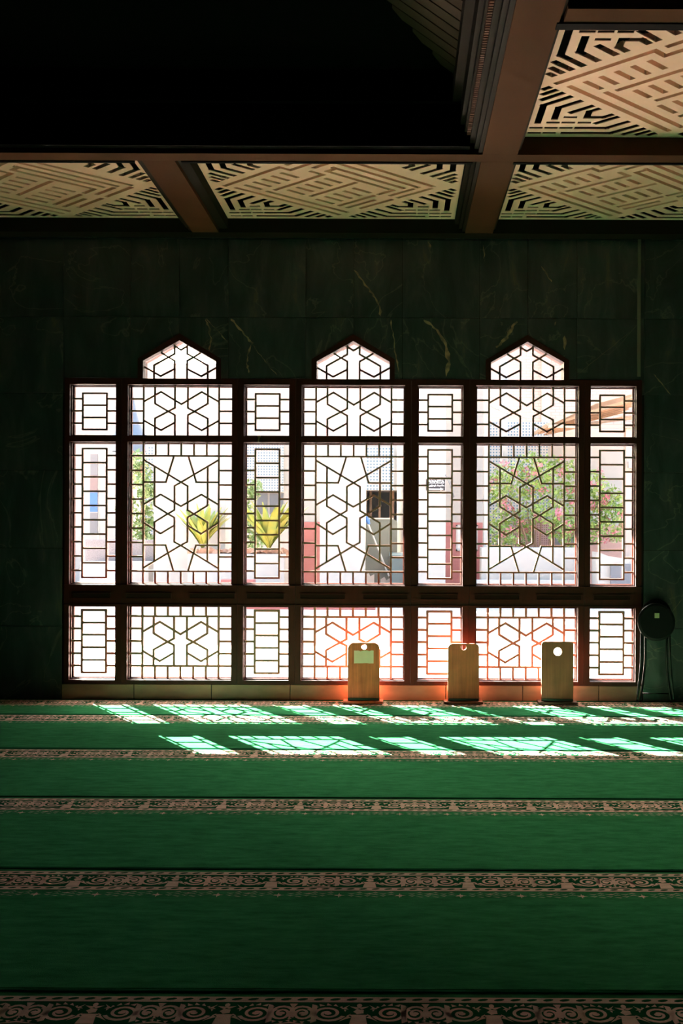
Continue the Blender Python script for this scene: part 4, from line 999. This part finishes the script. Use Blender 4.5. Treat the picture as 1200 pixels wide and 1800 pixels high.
# cable
b = MB(); q = [(X_(858 + (950 - 858) * t / 12, 24), 24.3, Z_(708 + 22 * math.sin(math.pi * .5 * t / 12) + 4 * math.sin(math.pi * t / 12), 24)) for t in range(13)]; b.tube(q, .012, 6)
tag(b.build('hanging_cable', M_white, smooth=True), 'pale slack cable hanging across the brick house', 'cable')
# low white wall and steps
obox('white_planter_wall', M_white, 846, 1034, 962, None, 22.2, .5, 'low white wall in front of the blossom', 'wall')
rt = empty('ramp', (X_(1080, 22), 21.4, GZ), 'pale sloping ramp with grey riser behind the far right bay', 'ramp')
b = MB(); b.prism([(X_(1042, 22), GZ), (X_(1130, 22), GZ), (X_(1130, 22), Z_(985, 22)), (X_(1060, 22), Z_(975, 22)), (X_(1042, 22), Z_(968, 22))], 21.4, 22.1); b.build('slab', M_white, rt)
b = MB(); b.box(X_(1062, 22), X_(1100, 22), 21.3, 21.398, GZ, Z_(988, 22)); b.build('riser', M_greyb, rt)
b = MB(); b.box(X_(836, 21.6), X_(1020, 21.6), 21.6, 21.8, GZ, Z_(1019, 21.6), bev=.01); tag(b.build('white_step', M_white), 'low white step in front of the planter wall', 'step')

# planters under crotons and kerbs
obox('white_planter', M_white, 330, 500, 975, None, 22.6, .8, 'long white planter under the yellow croton plants', 'planter')
b = MB(); 
rr = random.Random(11); 
for k in range(24):
    xx = X_(335 + 7 * k, 22.7); b.tube([(xx, 22.75 + rr.uniform(0, .4), Z_(975, 22.7) + .004), (xx + rr.uniform(-.05, .05), 22.8 + rr.uniform(0, .4), Z_(968 + rr.uniform(-3, 4), 22.7))], [.12, .03], 7)
tag(b.build('planter_soil', M_soil), 'reddish soil heaped in the white planter', 'soil', kind='stuff')
b = MB(); b.box(X_(388, 21.2), X_(446, 21.2), 21.2, 21.5, GZ, Z_(1020, 21.2), bev=.01); tag(b.build('red_kerb', M_red), 'short coral painted kerb below the croton planter', 'kerb')
b = MB(); b.box(X_(430, 20.4), X_(660, 20.4), 20.4, 20.7, GZ, GZ + .06, bev=.01); tag(b.build('red_kerb', M_red), 'long low coral kerb seen under the transom in the middle', 'kerb')

# ------------------------------------------------------------------ plants
def leafcloud(b, c, rad, n, size, seed, mi=0, shell=.5, flat=.6):
    rr = random.Random(seed)
    for k in range(n):
        while True:
            v = Vector((rr.uniform(-1, 1), rr.uniform(-1, 1), rr.uniform(-1, 1)))
            if shell < v.length < 1: break
        p = Vector(c) + Vector((v.x * rad[0], v.y * rad[1], v.z * rad[2]))
        u = Vector((rr.uniform(-1, 1), rr.uniform(-1, 1), rr.uniform(-1, .6))).normalized(); w = u.cross(Vector((rr.uniform(-1, 1), rr.uniform(-1, 1), 1))).normalized()
        s = size * rr.uniform(.6, 1.3); nrm = u.cross(w) * s * .15
        b.raw([(p - u * s)[:], (p + w * s * .5 + nrm)[:], (p + u * s)[:], (p - w * s * .5 + nrm)[:]], [(0, 1, 2, 3)], mi)
# bougainvillea
yb = 23.8; rt = empty('bougainvillea', (X_(965, yb), yb, GZ), 'bougainvillea bush with pink flowers and green leaves behind the right pointed window', 'bush')
bl = MB(); bf = MB(); rr = random.Random(21)
blobs = [(895, 830), (930, 815), (965, 820), (1000, 830), (1040, 845), (1065, 870), (880, 870), (915, 860), (955, 860), (1000, 865), (1035, 880), (1075, 900), (885, 910), (925, 905), (965, 900), (1010, 905), (1050, 910), (880, 945), (915, 940), (1000, 940), (1040, 935), (1075, 880), (870, 850), (985, 930), (1080, 930), (950, 835)]
for i, (px, py) in enumerate(blobs):
    yy = yb + rr.uniform(-.5, .5); c = (X_(px, yy), yy, Z_(py, yy))
    leafcloud(bl, c, (.33, .3, .28), 165, .058, i, shell=.15)
    for k in range(2):
        c2 = (c[0] + rr.uniform(-.25, .25), yy - rr.uniform(.1, .35), c[2] + rr.uniform(-.2, .25))
        leafcloud(bf, c2, (.10, .08, .09), 16, .045, 100 + i * 3 + k, shell=.0)
bl.build('foliage', M_leaf, rt); bf.build('blossom', M_pink, rt)
b = MB()
for k in range(11):
    a = rr.uniform(-1, 1); x0 = X_(955 + rr.uniform(-12, 12), yb); q = [(x0, yb, GZ)]
    for t in range(1, 6): q.append((x0 + a * .22 * t + rr.uniform(-.05, .05), yb + rr.uniform(-.12, .12), GZ + .42 * t))
    b.tube(q, [.035, .03, .025, .02, .015, .008], 6)
b.build('trunk', M_bark, rt)
def croton(px, pyb, y, h, n, seed, label, spread=.5):
    rt = empty('croton', (X_(px, y), y, Z_(pyb, y)), label, 'plant', 'yellow croton plants'); rr = random.Random(seed); b = MB(); base = Vector(rt.location)
    for k in range(n):
        a = rr.uniform(0, 2 * math.pi); tilt = rr.uniform(.15, 1) * spread; L = h * rr.uniform(.7, 1.05); d = Vector((math.cos(a) * tilt, math.sin(a) * tilt * .6, 1)).normalized()
        side = d.cross(Vector((math.sin(a), -math.cos(a), .2))).normalized(); side = Vector((1, .2, 0)) if side.length < .1 else d.cross(side).normalized()
        pr = None; W = h * rr.uniform(.05, .09)
        for t in range(6):
            f = t / 5; c = base + d * L * f + Vector((math.cos(a), math.sin(a) * .5, -.4)) * (f * f * h * .22); w = W * math.sin(math.pi * min(f * .85 + .1, 1))
            cur = (c - side * w, c + side * w)
            if pr: b.raw([pr[0][:], pr[1][:], cur[1][:], cur[0][:]], [(0, 1, 2, 3)])
            pr = cur
    b.build('leaves', M_crot, rt)
    b = MB(); b.tube([(base.x, base.y, base.z - .03), (base.x, base.y, base.z + h * .25)], .025, 7); b.build('stem', M_bark, rt)
croton(356, 966, 22.95, .98, 46, 5, 'yellow croton plant in front of the broad white pillar', .55)
croton(473, 966, 22.95, 1.1, 50, 6, 'yellow green croton plant behind the third window bay', .75)
def tree(px, py0, py1, w, y, seed, label, n=900, size=.07):
    rt = empty('garden_tree', (X_(px, y), y, GZ), label, 'tree', 'green garden trees'); b = MB(); rr = random.Random(seed); zt, zb_ = Z_(py0, y), Z_(py1, y)
    W = X_(703 + w / 2, y)
    for k in range(9):
        c = (X_(px, y) + rr.uniform(-.7, .7) * W, y + rr.uniform(-.4, .4), zb_ + (zt - zb_) * (k + .5) / 9)
        leafcloud(b, c, (W * .6, .45, (zt - zb_) * .13), n // 9, size, seed * 50 + k, shell=.1)
    b.build('foliage', M_leafg, rt)
    b = MB(); b.tube([(X_(px, y), y, GZ), (X_(px, y) + .05, y, (zt + GZ) / 2), (X_(px, y), y, zt - .2)], [.06, .05, .02], 8); b.build('trunk', M_bark, rt)
tree(248, 805, 985, 60, 26.5, 1, 'leafy green tree behind the left edge of the left pointed window', 1500)
tree(424, 850, 965, 60, 27.0, 2, 'green bushy tree between the two croton plants', 1300)
